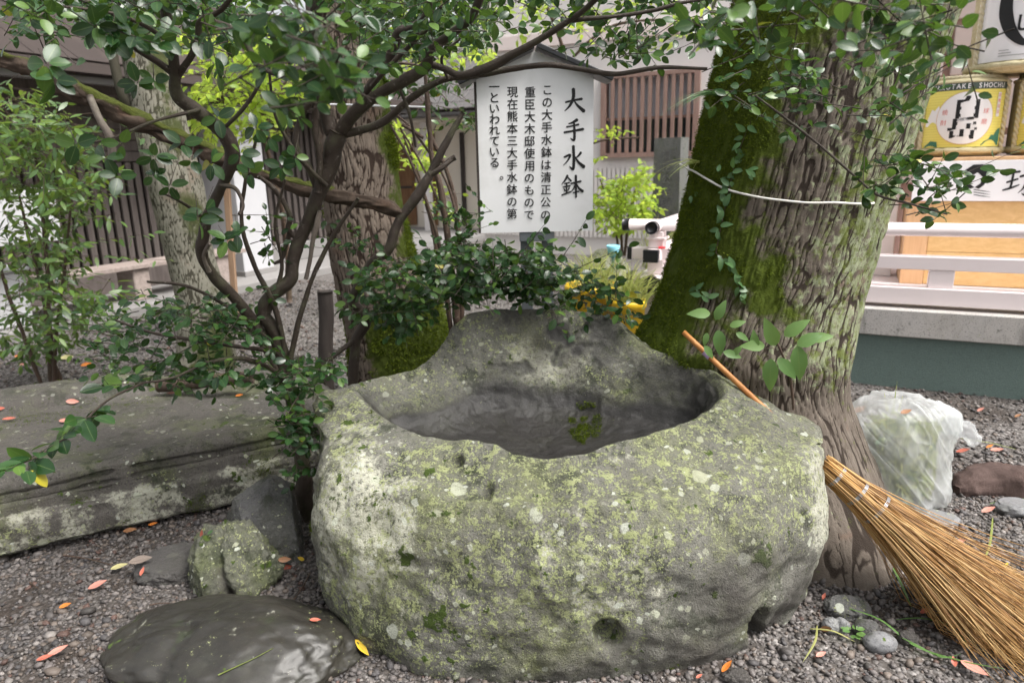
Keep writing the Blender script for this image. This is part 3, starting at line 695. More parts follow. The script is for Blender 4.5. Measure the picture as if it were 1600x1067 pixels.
wet = sstep(.12, .7, sstep(starts[9], starts[10] + 6, rowi) + .35 * nf) * (rowi > starts[7]); wet = np.maximum(wet, .75 * sstep(starts[7] + 4, starts[8] + 10, rowi) * sstep(960, 1010, px))
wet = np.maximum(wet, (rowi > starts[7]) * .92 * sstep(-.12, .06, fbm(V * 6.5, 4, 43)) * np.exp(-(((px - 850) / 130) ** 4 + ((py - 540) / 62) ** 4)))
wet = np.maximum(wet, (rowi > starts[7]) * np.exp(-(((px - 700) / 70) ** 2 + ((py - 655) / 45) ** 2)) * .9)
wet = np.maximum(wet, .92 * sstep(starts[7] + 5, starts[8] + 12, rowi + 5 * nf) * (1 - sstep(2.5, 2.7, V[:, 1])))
bare = np.clip(blob(1170, 960, 120, 110) * 1.2 + blob(1060, 1050, 220, 45) + blob(1240, 670, 60, 30) * .5 + blob(820, 800, 110, 40) * .25 + nf * .25 * outer, 0, 1) * sstep(-.5, .3, fbm(V * 9, 4, 33))
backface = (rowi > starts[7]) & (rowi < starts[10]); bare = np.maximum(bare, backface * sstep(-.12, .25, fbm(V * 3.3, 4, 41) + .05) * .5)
pale = np.clip(blob(590, 830, 80, 105) * (1.0 + .9 * fbm(V * 9, 3, 36)) + blob(1290, 800, 26, 110) * 1.1 + blob(540, 760, 60, 120) * .5 + blob(930, 900, 90, 130) * .5 + backface * np.exp(-(((px - 850) / 60) ** 2 + ((py - 575) / 30) ** 2)) * 1.3 + backface * .05, 0, 1.4)
green = np.clip(blob(1130, 760, 190, 130) + blob(860, 860, 150, 120) * .9 + blob(700, 720, 160, 50) * .6 + blob(560, 640, 60, 60) * .8 + blob(760, 960, 200, 90) * .55 + .15 * outer + backface * .5 - blob(1150, 980, 120, 90), -1, 1)
bme = mesh('stone_water_basin', V, F, True, {'wet': wet, 'bare': bare, 'pale': pale, 'green': green})
basin = put('stone_water_basin', bme, M['basin'], label='huge rough stone water basin covered in lichen, with a raised back', cat='water basin')
# moss tufts on the basin
Nn = vnorm(V, F)
mfield = fbm(V * 8.2, 3, 51) + .35 * fbm(V * 31, 2, 52); cand = np.where(facing & outer & (mfield > .50) & (py > 560) & (bare < .6))[0]
sel = RNG.choice(cand, min(5200, len(cand) * 3), True); tufts('moss', V[sel], Nn[sel], .006, 'moss', basin, .7, 2)
cand = np.where((rowi > starts[9]) & (((px - 915) / 26) ** 2 + ((py - 660) / 34) ** 2 < 1) & (fbm(V * 20, 2, 5) > -.15))[0]
if len(cand): sel = RNG.choice(cand, 1500, True); tufts('moss', V[sel], Nn[sel], .008, 'moss', basin, .7, 2)

# ================================================================== CARVED STONE SLAB (left)
ex = nz(np.array([.866, .5, 0])); ey = np.array([-ex[1], ex[0], 0]); A0 = G(0, 885) - ex * .75
pr = [(.09, .0), (.07, .03), (.015, .035), (0, .05), (-.004, .17), (.004, .182), (.028, .187), (.032, .225), (.033, .26), (.033, .29), (.038, .312), (.06, .33), (.10, .337), (.35, .33), (.8, .325), (1.16, .328), (1.26, .33), (1.30, .31), (1.32, .2), (1.32, 0)]
pr = np.array(pr); dl = np.concatenate([[0], np.cumsum(np.linalg.norm(np.diff(pr, axis=0), axis=1))]); q = np.sort(np.concatenate([np.linspace(0, dl[-1], 120), np.linspace(dl[3], dl[12], 110)]))
pin, pzz = np.interp(q, dl, pr[:, 0]), np.interp(q, dl, pr[:, 1]); NL = 300; ll = np.linspace(0, 2.32, NL)
L_, I_ = np.meshgrid(ll, np.arange(len(q)), indexing='ij'); V = A0 + L_[..., None] * ex + pin[I_][..., None] * ey; V[..., 2] = pzz[I_]
front = (pin[I_] < .05) & (pzz[I_] > .05)
# carved recesses on the upper front face
zz = pzz[I_]; ls = L_ - .75
def band(a, b, z0, z1, dep): return dep * sstep(a - .012, a + .004, ls) * (1 - sstep(b - .004, b + .012, ls)) * sstep(z0 - .004, z0 + .003, zz) * (1 - sstep(z1 - .003, z1 + .004, zz)) * front
rec = band(-.9, .44, .236, .246, .030) + band(-.9, .43, .282, .290, .028) + band(.51, 1.2, .240, .249, .026) + band(.51, 1.2, .284, .292, .028) + band(-.9, .43, .246, .282, .009) + band(.51, 1.2, .249, .284, .012)
V = V + rec[..., None] * ey
Vf = V.reshape(-1, 3).copy(); lf = L_.ravel(); pf_ = pin[I_].ravel(); topm = sstep(.06, .14, pf_) * (1 - sstep(1.27, 1.30, pf_))
lip = sstep(1.0, 1.10, pf_ + .10 * vnoise(np.stack([lf * 5, lf * 0, lf * 0], 1), 3)) * (1 - sstep(.88, 1.0, lf - .50)) * topm
Vf[:, 2] += lip * .075 + topm * (-.012 + .016 * fbm(Vf * 3.5, 3, 61))
endr = sstep(2.32 - .09, 2.32, lf); Vf[:, 2] *= 1 - .12 * endr; Vf -= ex * (endr * .05)[:, None] * (1 - Vf[:, 2:3] * 1.5)
Fb = grid_faces(NL, len(q)); Nb = vnorm(Vf, Fb); sgn = 1 if np.mean(Nb[topm > .9][:, 2]) > 0 else -1
if sgn < 0: Fb = Fb[:, ::-1]; Nb = -Nb
Vf = Vf + Nb * (fbm(Vf * 3.1, 3, 69) * .022 + fbm(Vf * 9, 4, 62) * .014 + fbm(Vf * 22, 4, 63) * .0055 + ridged(Vf * 14, 3, 64) * .005)[:, None]
end = np.array([np.arange(len(q))]) + (NL - 1) * len(q)
lower = (1 - sstep(.19, .215, Vf[:, 2])) * (pf_ < .2)
sw = topm * sstep(-.1, .5, fbm(Vf * 2.2, 3, 65)) * .45
slab = put('carved_stone_slab', mesh('carved_stone_slab', Vf, [Fb, end[:, ::-1] if sgn > 0 else end], True, {'pale': lower * .45, 'green': lower * .3, 'bare': topm * .45 * sstep(-.45, .2, fbm(Vf * 3, 3, 68)), 'wet': sw * 0}), M['slab'],
           label='long carved stone slab with grooves along its mossy front face', cat='stone slab')
cand = np.where((fbm(Vf * 4, 3, 66) > .25) & (topm > .5) & (pf_ > .8) | ((fbm(Vf * 5, 3, 67) > .42) & (lower > .6)))[0]
sel = RNG.choice(cand, 3500, True); tufts('moss', Vf[sel], Nb[sel], .006, 'moss', slab, .7, 2)

# ================================================================== LOOSE ROCKS
def rock_mesh(name, c, r, seed, planes=(), amp=.12, fs=2.2, fine=.03, nu=120, nv=70, yaw=0.0, attrs=None, shape=None):
    th = np.linspace(0, 2 * PI, nu, endpoint=False); phi = np.linspace(.001, PI - .001, nv); T_, P_ = np.meshgrid(th, phi, indexing='ij')
    d = np.stack([np.sin(P_) * np.cos(T_), np.sin(P_) * np.sin(T_), np.cos(P_)], -1).reshape(-1, 3)
    R = 1 + amp * fbm(d * fs + seed * 3.1, 4, seed)
    if shape is not None: R = R * shape(d)
    v = d * R[:, None]
    for nx, ny, nz_, k in planes:
        nn = nz(np.array([nx, ny, nz_], float)); e = v @ nn - k; v = v - np.maximum(e, 0)[:, None] * nn * .93
    v = v + d * (fine * fbm(v * 7, 4, seed + 5) + fine * .4 * fbm(v * 24, 3, seed + 6))[:, None]
    cy, sy = math.cos(yaw), math.sin(yaw); v = v * np.asarray(r); v = np.stack([v[:, 0] * cy - v[:, 1] * sy, v[:, 0] * sy + v[:, 1] * cy, v[:, 2]], 1) + np.asarray(c)
    F_ = grid_faces(nu, nv, cu=True)[:, ::-1]
    at = attrs(v, d) if attrs else None
    return mesh(name, v, F_, True, at)
def rock(name, px_, py_, z, r, seed, mat, label, **k):
    g = G(px_, py_); return put(name, rock_mesh(name, (g[0], g[1], z), r, seed, **k), M[mat], label=label, cat='rock')
ROCKS = [
    rock('angular_rock', 418, 866, .115, (.19, .17, .21), 3, 'darkrock', 'dark grey angular rock wedged between the carved slab and the basin', planes=((-.2, -.35, .9, .66), (-.8, -.5, .25, .60), (.35, -.9, .2, .58), (.9, .2, .1, .66), (-.6, .5, .5, .74), (.5, -.3, .8, .70)), amp=.28, fine=.05, nu=160, nv=100),
    rock('mossy_rock', 366, 908, .055, (.175, .14, .165), 8, 'mossrock', 'lumpy green mossy rock with a cleft, in front of the dark angular rock', amp=.34, fs=2.4, fine=.08, nu=150, nv=90, planes=((-.3, -.5, .8, .78), (.6, -.6, .5, .74), (-.8, -.5, .1, .8)),
         shape=lambda d: 1 - .34 * np.exp(-((d[:, 0] - .12 + .25 * d[:, 2]) / .14) ** 2) * (d[:, 1] < .35) + .10 * np.exp(-((d[:, 0] + .35) / .3) ** 2), attrs=lambda v, d: {'bare': .9 * np.exp(-((d[:, 0] - .12 + .25 * d[:, 2]) / .12) ** 2) * (d[:, 2] < .5), 'green': .5 + 0 * d[:, 0], 'wet': 0 * d[:, 0]}),
    rock('flat_rock', 272, 892, .02, (.13, .12, .07), 12, 'darkrock', 'low flat grey rock half buried beside the mossy rock', planes=((0, -.1, 1, .55),), amp=.2, attrs=lambda v, d: {'bare': .7 + 0 * d[:, 0]}),
    rock('wet_boulder', 352, 1022, .0, (.40, .235, .138), 23, 'wetrock', 'smooth dark wet boulder in the gravel at the near left', amp=.20, fs=1.6, fine=.022, yaw=-.12, nu=200, nv=110,
         shape=lambda d: 1 + .10 * d[:, 0] * (d[:, 0] > 0) - .10 * np.exp(-((d[:, 0] + .25) / .10) ** 2) * (d[:, 1] < -.1)),
    rock('flat_rock', 1322, 958, .02, (.075, .05, .04), 31, 'darkrock', 'flat dark stone lying at the foot of the mossy tree', planes=((0, -.4, .9, .6),), amp=.2),
    rock('small_stone', 1297, 985, .018, (.028, .026, .03), 32, 'pebble_grey', 'small rounded stone touching the right foot of the basin', amp=.2),
    rock('small_stone', 1314, 985, .018, (.025, .022, .028), 33, 'pebble_grey', 'small pale grey stone between the basin foot and the tiny weed', amp=.2),
    rock('small_stone', 1352, 988, .018, (.042, .03, .028), 34, 'darkrock', 'small dark stone just behind the smooth oval pebble', amp=.15),
    rock('oval_pebble', 1374, 1012, .02, (.052, .036, .032), 35, 'pebble_grey', 'smooth grey oval pebble in the gravel below the broom', amp=.08, fine=.01),
    rock('small_stone', 1418, 1003, .015, (.032, .026, .024), 36, 'darkrock', 'small brown stone by the broom bristles', amp=.2, attrs=lambda v, d: {'bare': 1 + 0 * d[:, 0]}),
    rock('small_stone', 1150, 1062, .012, (.04, .03, .022), 37, 'darkrock', 'brown stone lying in front of the basin beside an orange leaf', amp=.25, attrs=lambda v, d: {'bare': 1 + 0 * d[:, 0]}),
    rock('flat_rock', 1588, 800, .02, (.09, .06, .05), 38, 'pebble_grey', 'flat grey stone below the end of the brown log', planes=((0, 0, 1, .5),), amp=.15),
    rock('flat_rock', 1450, 812, .004, (.13, .07, .03), 39, 'pebble_grey', 'flat pale grey stone under the clear bag', planes=((0, 0, 1, .5),), amp=.1),
]
# ================================================================== TREE TRUNKS
def trunk(name, prof, Yax, zb, nu, nv, ridge_amp, seed, flare=None, fs=(9, 2.2), moss=None, lich=None, ztop=None):
    c = np.array([P((l + r) / 2, y, Yax) for y, l, r in prof]); rad = np.array([(r - l) / 2 * m_per_px(P((l + r) / 2, y, Yax)) for y, l, r in prof])
    o = np.argsort(c[:, 2]); c, rad = c[o], rad[o]
    z = np.linspace(zb, ztop or c[-1, 2], nv); cx = np.interp(z, c[:, 2], c[:, 0]); cx[z > c[-1, 2]] += (z[z > c[-1, 2]] - c[-1, 2]) * (c[-1, 0] - c[-2, 0]) / (c[-1, 2] - c[-2, 2])
    cy = np.full(nv, Yax); r = np.interp(z, c[:, 2], rad)
    k = np.ones(9) / 9; sm = lambda a: np.convolve(np.pad(a, 4, 'edge'), k, 'valid'); cx, r = sm(cx), sm(r)
    a = np.linspace(0, 2 * PI, nu, endpoint=False); A_, Z_ = np.meshgrid(a, z, indexing='ij'); R = np.tile(r, (nu, 1))
    if flare: R = R + flare(A_, Z_)
    dirs = np.stack([np.cos(A_), np.sin(A_), 0 * A_], -1)
    pn = np.stack([np.cos(A_) * r.mean(), np.sin(A_) * r.mean(), 0 * A_], -1).reshape(-1, 3)
    R = R * (1 + .055 * fbm(np.concatenate([pn[:, :2] * 3, Z_.reshape(-1, 1) * .8], 1), 3, seed).reshape(R.shape))
    wob = .05 * fbm(np.stack([pn[:, 0] * 4, pn[:, 1] * 4, Z_.ravel() * 4], 1), 3, seed + 9)
    q_ = np.stack([(pn[:, 0] + wob) * fs[0], (pn[:, 1] + wob) * fs[0], Z_.ravel() * fs[1]], 1)
    v1 = 1 - np.abs(vnoise(q_ * 1.0, seed + 1)) * 1.0; v2 = 1 - np.abs(vnoise(q_ * np.array([2.0, 2.0, 1.6]) + 5, seed + 2)); brk = vnoise(np.stack([pn[:, 0] * 18, pn[:, 1] * 18, Z_.ravel() * 22], 1), seed + 3)
    v3 = 1 - np.abs(vnoise(q_ * np.array([4.3, 4.3, 3.6]) + 11, seed + 4)); crev = np.clip(np.maximum(np.maximum(sstep(.70, .98, v1), .85 * sstep(.72, .99, v2)), .5 * sstep(.78, .99, v3)), 0, 1); ridge = (1 - crev).reshape(R.shape)
    R = R + ridge_amp * (ridge - .6) + ridge_amp * .35 * (brk * (1 - crev)).reshape(R.shape)
    V_ = np.stack([np.tile(cx, (nu, 1)), np.tile(cy, (nu, 1)), Z_], -1) + dirs * R[..., None]; V_ = V_.reshape(-1, 3)
    F_ = grid_faces(nu, nv, cu=True)
    at = {'ridge': ridge.ravel()}; at['moss'] = moss(A_.ravel(), V_) if moss else np.zeros(len(V_)); at['lich'] = lich(A_.ravel(), V_) if lich else np.zeros(len(V_))
    me = mesh(name, V_, F_, True, at); return me, V_, dirs.reshape(-1, 3), at
def adiff(a, b): return np.abs((a - b + PI) % (2 * PI) - PI)
big_prof = [(-160, 1205, 1590), (-60, 1172, 1520), (0, 1152, 1486), (100, 1123, 1446), (220, 1096, 1406), (330, 1071, 1371), (400, 1052, 1350), (460, 1032, 1333), (500, 1012, 1325), (530, 992, 1319), (600, 1005, 1311), (700, 1020, 1318)]
def big_flare(A_, Z_):
    k = np.clip(1 - Z_ / .62, 0, 1.2) ** 1.6
    return k * (.36 * np.exp(-(adiff(A_, math.radians(-68)) / .62) ** 2) + .12 * np.exp(-(adiff(A_, math.radians(-15)) / .4) ** 2) + .05 * np.cos(A_ * 5 + 1))
def big_moss(a, v):
    m = np.exp(-(adiff(a, math.radians(192)) / .82) ** 2) * 1.2; return np.clip(m * sstep(.2, .6, v[:, 2]) + .55 * fbm(v * 4.5, 4, 71) - .06 + np.exp(-(adiff(a, math.radians(262)) / .4) ** 2) * .34 * sstep(.7, 1.0, v[:, 2]), 0, 1.2)
def big_lich(a, v): return np.clip(np.exp(-(adiff(a, math.radians(-48)) / .95) ** 2) * 1.15 * sstep(.45, .8, v[:, 2]) * (1.0 + .25 * fbm(v * 2, 3, 72)), 0, 1)
big_root = P(1215, 620, 2.95); big_root[2] = 0
big = thing('mossy_tree', big_root, 'thick leaning tree trunk, one side green with moss, tied with white cord', 'tree')
bt_me, bt_V, bt_D, bt_at = trunk('trunk', big_prof, 2.95, -.06, 680, 400, .0075, 81, big_flare, (48, 5.6), big_moss, big_lich, 3.4)
big_trunk = put('trunk', bt_me, M['bark_big'], big)
sel = RNG.choice(np.where((bt_at['moss'] + .4 * fbm(bt_V * 9, 4, 77) > .74) & (bt_V[:, 1] < 3.15) & (bt_V[:, 2] < 2.4) & (bt_at['ridge'] > .3))[0], 16000, True); tufts('moss', bt_V[sel], bt_D[sel], .0105, 'moss', big, .75, 2)
bigbv = bvh_of(big_trunk)

t2_prof = [(-120, 462, 570), (0, 478, 582), (100, 490, 598), (200, 500, 612), (320, 508, 628), (400, 518, 648), (480, 535, 688), (530, 545, 712), (590, 548, 735), (650, 545, 750)]
t2 = thing('rough_barked_tree', (*P(640, 620, 4.3)[:2], 0), 'reddish rough barked trunk with bright moss, left of the white sign', 'tree')
t2_moss = lambda a, v: np.clip(np.exp(-(adiff(a, math.radians(-12)) / .75) ** 2) * .85 * sstep(.3, .55, v[:, 2] * .0 + .9) + np.exp(-(adiff(a, math.radians(-65)) / .7) ** 2) * (1 - sstep(.55, .85, v[:, 2])) * 1.0 + np.exp(-(adiff(a, math.radians(185)) / .35) ** 2) * .7 + .5 * fbm(v * 5, 4, 74) + .35 * (1 - sstep(.3, 1.1, v[:, 2])) - .12, 0, 1.2)
t2_me, t2_V, t2_D, t2_at = trunk('trunk', t2_prof, 4.3, -.05, 320, 300, .008, 91, None, (40, 11), t2_moss, None, 3.6)
put('trunk', t2_me, M['bark_mid'], t2)
sel = RNG.choice(np.where((t2_at['moss'] + .5 * fbm(t2_V * 8, 3, 79) > .72) & (t2_V[:, 1] < 4.4) & (t2_V[:, 2] < 2.6))[0], 9000, True); tufts('moss', t2_V[sel], t2_D[sel], .017, 'moss', t2, .6, 2)

t3_prof = [(-80, 160, 236), (30, 182, 258), (120, 200, 274), (200, 214, 290), (300, 238, 317), (400, 263, 331), (480, 283, 358), (560, 279, 366), (610, 268, 372)]
t3 = thing('pale_barked_tree', (*P(320, 600, 4.85)[:2], 0), 'pale lichen-grey slanting trunk in front of the slatted wall', 'tree')
t3_moss = lambda a, v: np.clip(np.exp(-(adiff(a, math.radians(-40)) / .8) ** 2) * .55 + (1 - sstep(.0, .5, v[:, 2])) * .6 + .45 * fbm(v * 4, 4, 75) - .05, 0, 1)
t3_me, *_ = trunk('trunk', t3_prof, 4.85, -.05, 200, 240, .004, 95, None, (60, 26), t3_moss, None, 3.8)
put('trunk', t3_me, M['bark_pale'], t3)
mb = MB(); q = catmull([P(*v) for v in ((164, -40, 4.7), (170, 30, 4.7), (178, 95, 4.7), (192, 150, 4.72), (208, 178, 4.8))], 24); add_tube(mb, q, np.linspace(.026, .032, 24), 12, .1, 3); part('limb', mb, M['bark_pale'], t3)
# ================================================================== LETTERING
_dg = None
def glyphs(chars, off=0.0):
    """flat mesh data (V 2-D, tri faces) of one string set in the built-in font, centred at 0, height 1 = em."""
    cu = bpy.data.curves.new('lettering', 'FONT'); cu.body = chars; cu.size = 1.0; cu.align_x = 'CENTER'; cu.offset = off; cu.resolution_u = 3; cu.fill_mode = 'FRONT'
    o = bpy.data.objects.new('lettering', cu); COL.objects.link(o); bpy.context.view_layer.update()
    me = o.evaluated_get(bpy.context.evaluated_depsgraph_get()).to_mesh()
    me.calc_loop_triangles(); V = np.array([v.co[:2] for v in me.vertices]); F = np.array([t_.vertices[:] for t_ in me.loop_triangles])
    o.evaluated_get(bpy.context.evaluated_depsgraph_get()).to_mesh_clear(); bpy.data.objects.remove(o); bpy.data.curves.remove(cu)
    if len(V): V = V - (V.min(0) + V.max(0)) / 2 * np.array([1, 0]) - np.array([0, .36])
    return V, F
def stroke(pts, ws):
    """tapered brush stroke polygon strip in 2-D."""
    n = max(8, len(pts) * 5); q = catmull(np.array([[*p, 0] for p in pts], float), n)[:, :2]; w = np.interp(np.linspace(0, 1, n), np.linspace(0, 1, len(ws)), ws) / 2
    T_ = np.gradient(q, axis=0); T_ /= np.linalg.norm(T_, axis=1)[:, None] + 1e-9; N_ = np.stack([-T_[:, 1], T_[:, 0]], 1)
    q = np.concatenate([q[:1] - T_[:1] * w[0] * .7, q, q[-1:] + T_[-1:] * w[-1] * .7]); N_ = np.concatenate([N_[:1], N_, N_[-1:]]); w = np.concatenate([[w[0] * .45], w, [w[-1] * .35]])
    V = np.stack([q + N_ * w[:, None], q - N_ * w[:, None]], 1).reshape(-1, 2); i = np.arange(len(q) - 1) * 2
    F = np.concatenate([np.stack([i, i + 1, i + 3], 1), np.stack([i, i + 3, i + 2], 1)]); return V, F
class Flat:
    """flat print: 2-D shapes mapped onto a plane (or a barrel) through f(a, b) -> world."""
    def __init__(s, f): s.f = f; s.mb = MB(); s.k = 0
    def shape(s, V, F): V = np.asarray(V, float); s.mb.add(s.f(V[:, 0], V[:, 1], s.k * .00008), np.asarray(F)); s.k += 1
    def text(s, ch, x, y, size, off=0.0, sx=1.0):
        V, F = glyphs(ch)
        for ox, oy in ((0, 0),) if not off else ((-off, -off), (off, -off), (-off, off), (off, off), (0, 0)):
            if len(V): s.shape((V + np.array([ox, oy])) * size * np.array([sx, 1]) + np.array([x, y]), F)
    def poly(s, pts, sub=1):
        pts = np.asarray(pts, float); c = pts.mean(0); n = len(pts); V = np.concatenate([pts, c[None]]); s.shape(V, [(i, (i + 1) % n, n) for i in range(n)])
    def grid(s, x0, x1, y0, y1, nx=12):
        X, Y = np.meshgrid(np.linspace(x0, x1, nx), [y0, y1], indexing='ij'); F = grid_faces(nx, 2); s.shape(np.stack([X, Y], -1).reshape(-1, 2), np.concatenate([F[:, :3], F[:, [0, 2, 3]]]))
    def disc(s, x, y, r0, r1=0.0, n=40):
        a = np.linspace(0, 2 * PI, n, endpoint=False); c = np.stack([np.cos(a), np.sin(a)], 1); i = np.arange(n); j = (i + 1) % n; rr = [r1 + (r0 - r1) * k / 4 for k in range(5)]
        V = np.concatenate([c * r for r in rr]) + np.array([x, y]); F = np.concatenate([np.concatenate([np.stack([i + k * n, i + (k + 1) * n, j + (k + 1) * n], 1), np.stack([i + k * n, j + (k + 1) * n, j + k * n], 1)]) for k in range(4)]); s.shape(V, F)
    def done(s, name, mat, parent): return part(name, s.mb, M[mat], parent, smooth=False)

# ================================================================== WHITE SIGN
SY = 3.6; bl, br = P(749, 364, SY), P(923, 361, SY); tl, tr = P(747, 128, SY), P(931, 118, SY); pk = P(845, 80, SY)
x0, x1 = (bl[0] + tl[0]) / 2, (br[0] + tr[0]) / 2; zb_, zt_, zp_ = (bl[2] + br[2]) / 2, (tl[2] + tr[2]) / 2, pk[2]; xm = (x0 + x1) / 2
sign = thing('wooden_sign', (xm, SY + .03, 0), 'white gabled signboard with black vertical Japanese writing behind the basin', 'sign')
mb = MB(); prism(mb, [(x0, zb_), (x1, zb_), (x1, zt_), (xm, zp_), (x0, zt_)], (0, SY, 0), (1, 0, 0), (0, 0, 1), .035); part('board', mb, M['white_board'], sign, smooth=False)
mb = MB(); box(mb, (x0 - .012, SY - .004, zb_), (.0105, 0, 0), (0, .045, 0), (0, 0, zt_ - zb_ - .01)); part('edge_strip', mb, M['beam'], sign, smooth=False)
for sx in (-1, 1):
    e = nz(np.array([sx * (x1 - xm), 0, zt_ - zp_])); nn = nz(np.array([sx * (zp_ - zt_), 0, x1 - xm])); L = np.linalg.norm([x1 - xm, zt_ - zp_]) + .085
    mb = MB(); box(mb, np.array([xm, SY - .075, zp_]) + nn * (.006 + .002 * sx), e * L, (0, .19, 0), nn * .026, .004); part('roof_board', mb, M['black_metal'], sign, smooth=False)
for dx in (-.055, .055):
    mb = MB(); box(mb, (xm + dx - .03, SY + .0375, -.05), (.06, 0, 0), (0, .05, 0), (0, 0, zb_ + .4), .004); part('post', mb, M['post_metal'], sign, smooth=False)
mb = MB(); box(mb, (xm - .09, SY + .0045, zb_ - .05), (.18, 0, 0), (0, .03, 0), (0, 0, .048), .003); part('bracket', mb, M['post_metal'], sign, smooth=False)
kx = lambda zx: 730 + zx / 3.335; ky = lambda zy: 60 + zy / 3.335
def sgn2(zx, zy): p = P(kx(zx), ky(zy), SY); return p[0], p[2]
f_sign = lambda a, b, o: np.stack([a, np.full_like(a, SY - .0012 - o), b], 1)
mpp = m_per_px(P(840, 240, SY)) / 3.335
title = Flat(f_sign)
for pts, ws in [([(513, 334), (555, 324), (597, 317)], (7, 7, 10)), ([(553, 266), (553, 310), (536, 350), (508, 380)], (13, 12, 9, 3)), ([(556, 325), (576, 352), (608, 380)], (4, 9, 14)),
                ([(572, 426), (548, 440), (528, 446)], (12, 8, 3)), ([(518, 463), (550, 457), (580, 450)], (6, 6, 8)), ([(506, 491), (552, 483), (604, 474)], (8, 7, 10)), ([(556, 440), (559, 490), (556, 530), (538, 521)], (7, 10, 10, 2)),
                ([(553, 563), (556, 640), (551, 682), (533, 667)], (11, 10, 11, 2)), ([(506, 619), (536, 609), (522, 640), (500, 662)], (7, 9, 6, 2)), ([(592, 596), (580, 612), (562, 626)], (10, 7, 3)), ([(559, 614), (580, 646), (608, 670)], (3, 9, 14)),
                ([(522, 716), (510, 740), (492, 760)], (9, 7, 2)), ([(522, 722), (541, 744)], (4, 8)), ([(508, 757), (533, 752)], (5, 5)), ([(500, 775), (536, 769)], (5, 6)), ([(518, 754), (518, 806)], (6, 6)), ([(504, 784), (510, 795)], (4, 6)), ([(531, 780), (525, 793)], (6, 4)), ([(493, 817), (516, 808), (539, 799)], (5, 6, 6)),
                ([(541, 757), (592, 745)], (6, 8)), ([(566, 716), (567, 828)], (9, 7)), ([(563, 756), (556, 780), (541, 800)], (7, 6, 2)), ([(568, 756), (581, 780), (601, 797)], (4, 8, 12)), ([(552, 805), (581, 798)], (5, 6))]:
    V, F = stroke([np.array(sgn2(*p)) for p in pts], [w * mpp * 1.4 for w in ws]); title.shape(V, F)
title.done('title_lettering', 'ink', sign)
for x_t, x_b, y0_, y1_, txt in ((418, 408, 270, 920, 'この大手水鉢は清正公の'), (328, 322, 283, 920, '重臣大木邸使用のもので'), (236, 233, 282, 915, '現在熊本三大手水鉢の第'), (141, 158, 255, 705, '一といわれている。')):
    fl_ = Flat(f_sign); n = len(txt)
    for i, ch in enumerate(txt):
        k = i / (n - 1); zx, zy = x_t + (x_b - x_t) * (k if txt[0] != '一' else min(k, .3) * .3), y0_ + (y1_ - y0_) * k
        if ch == '。': zx += 36; zy += 8
        a, b = sgn2(zx, zy); fl_.text(ch, a, b, 57 * mpp, .013)
    fl_.done('lettering', 'ink', sign)

# ================================================================== LEFT HALL WITH SLATTED WALL
mb = MB(); ubox(mb, -3, 14, 6.88, 11, -.2, .1, .012); put('pavement', mb.mesh('pavement', False), M['concrete'], kind='structure')
hall = thing('slatted_hall', FR(5, 8, .1), 'dark brown slatted wooden hall with a deep eave, at the left', 'building')
mb = MB(); ubox(mb, 1.5, 11, 8.06, 8.2, .1, 3.2); part('backing_wall', mb, M['beam'], hall, smooth=False)
sm = MB(); ubox(sm, 0, .075, 0, .04, .34, 1.62, .004); sm = sm.mesh('slat', False); sm.materials.append(M['slat'])
for s0 in np.arange(2.8, 7.35, .118): put('slat', sm, None, hall, Matrix.Translation(FR(s0 + RNG.normal(0, .003), 7.98 + RNG.normal(0, .002))))
mb = MB(); ubox(mb, 1.5, 7.4, 7.96, 8.055, .1, .335, .004); part('sill_board', mb, M['slat'], hall, smooth=False)
for k in range(6):
    mb = MB(); ubox(mb, 1.5, 7.4, 7.99 - .003 * k, 8.055, 1.63 + k * .125, 1.63 + k * .125 + .118, .006); part('wall_board', mb, M['slat'], hall, smooth=False)
mb = MB(); ubox(mb, 1.5, 11, 7.55, 7.72, 2.33, 2.45, .006); part('beam', mb, M['slat'], hall, smooth=False)
mb = MB(); ubox(mb, 1.5, 11, 7.0, 8.05, 2.452, 2.47); part('soffit', mb, M['soffit_dark'], hall, smooth=False)
mb = MB(); ubox(mb, 1.5, 11, 6.955, 6.998, 2.36, 2.44, .01); part('gutter', mb, M['gutter'], hall, smooth=False)
rf = MB(); e = FR(1.5, 6.86, 2.56); d_ = W * 2.6 + np.array([0, 0, 1.55]); box(rf, e, U * 9.5, d_, nz(np.cross(d_, U)) * -.012 if nz(np.cross(d_, U))[2] < 0 else nz(np.cross(d_, U)) * .012, .0)
roof = part('roof', rf, M['roof_brown'], hall, smooth=False)
mb = MB(); ubox(mb, 1.5, 11, 6.865, 6.95, 2.45, 2.553, .004); part('fascia', mb, M['soffit_dark'], roof, smooth=False)
for k in range(22):
    q0 = FR(1.7 + k * .42, 6.87, 2.575); q1 = q0 + d_; mb = MB(); add_tube(mb, np.array([q0, q1]), .011, 6); part('roof_seam', mb, M['roof_brown'], roof)
a = PT(364, 440, 7.35); b = PT(426, 390, 7.35); s0, s1 = st(a)[0], st(b)[0]
s0 += .22; mb = MB(); ubox(mb, s0, s1, 7.35, 7.95, .1, 2.33, .006); part('white_wall', mb, M['dull_white'], hall, smooth=False)
mb = MB(); ubox(mb, s0 - .02, s1 + .02, 7.32, 7.9, .1, .17, .004); part('footing', mb, M['concrete'], hall, smooth=False)
mb = MB(); ubox(mb, s1 + .01, 10.6, 7.86, 7.955, .1, .38, .01); part('sill_wall', mb, M['concrete'], hall, smooth=False)
sm = MB(); ubox(sm, 0, .07, 0, .04, .384, 2.33, .004); sm = sm.mesh('slat', False); sm.materials.append(M['slat'])
for s_ in np.arange(s1 + .06, 10.5, .13): put('slat', sm, None, hall, Matrix.Translation(FR(s_, 7.9)))
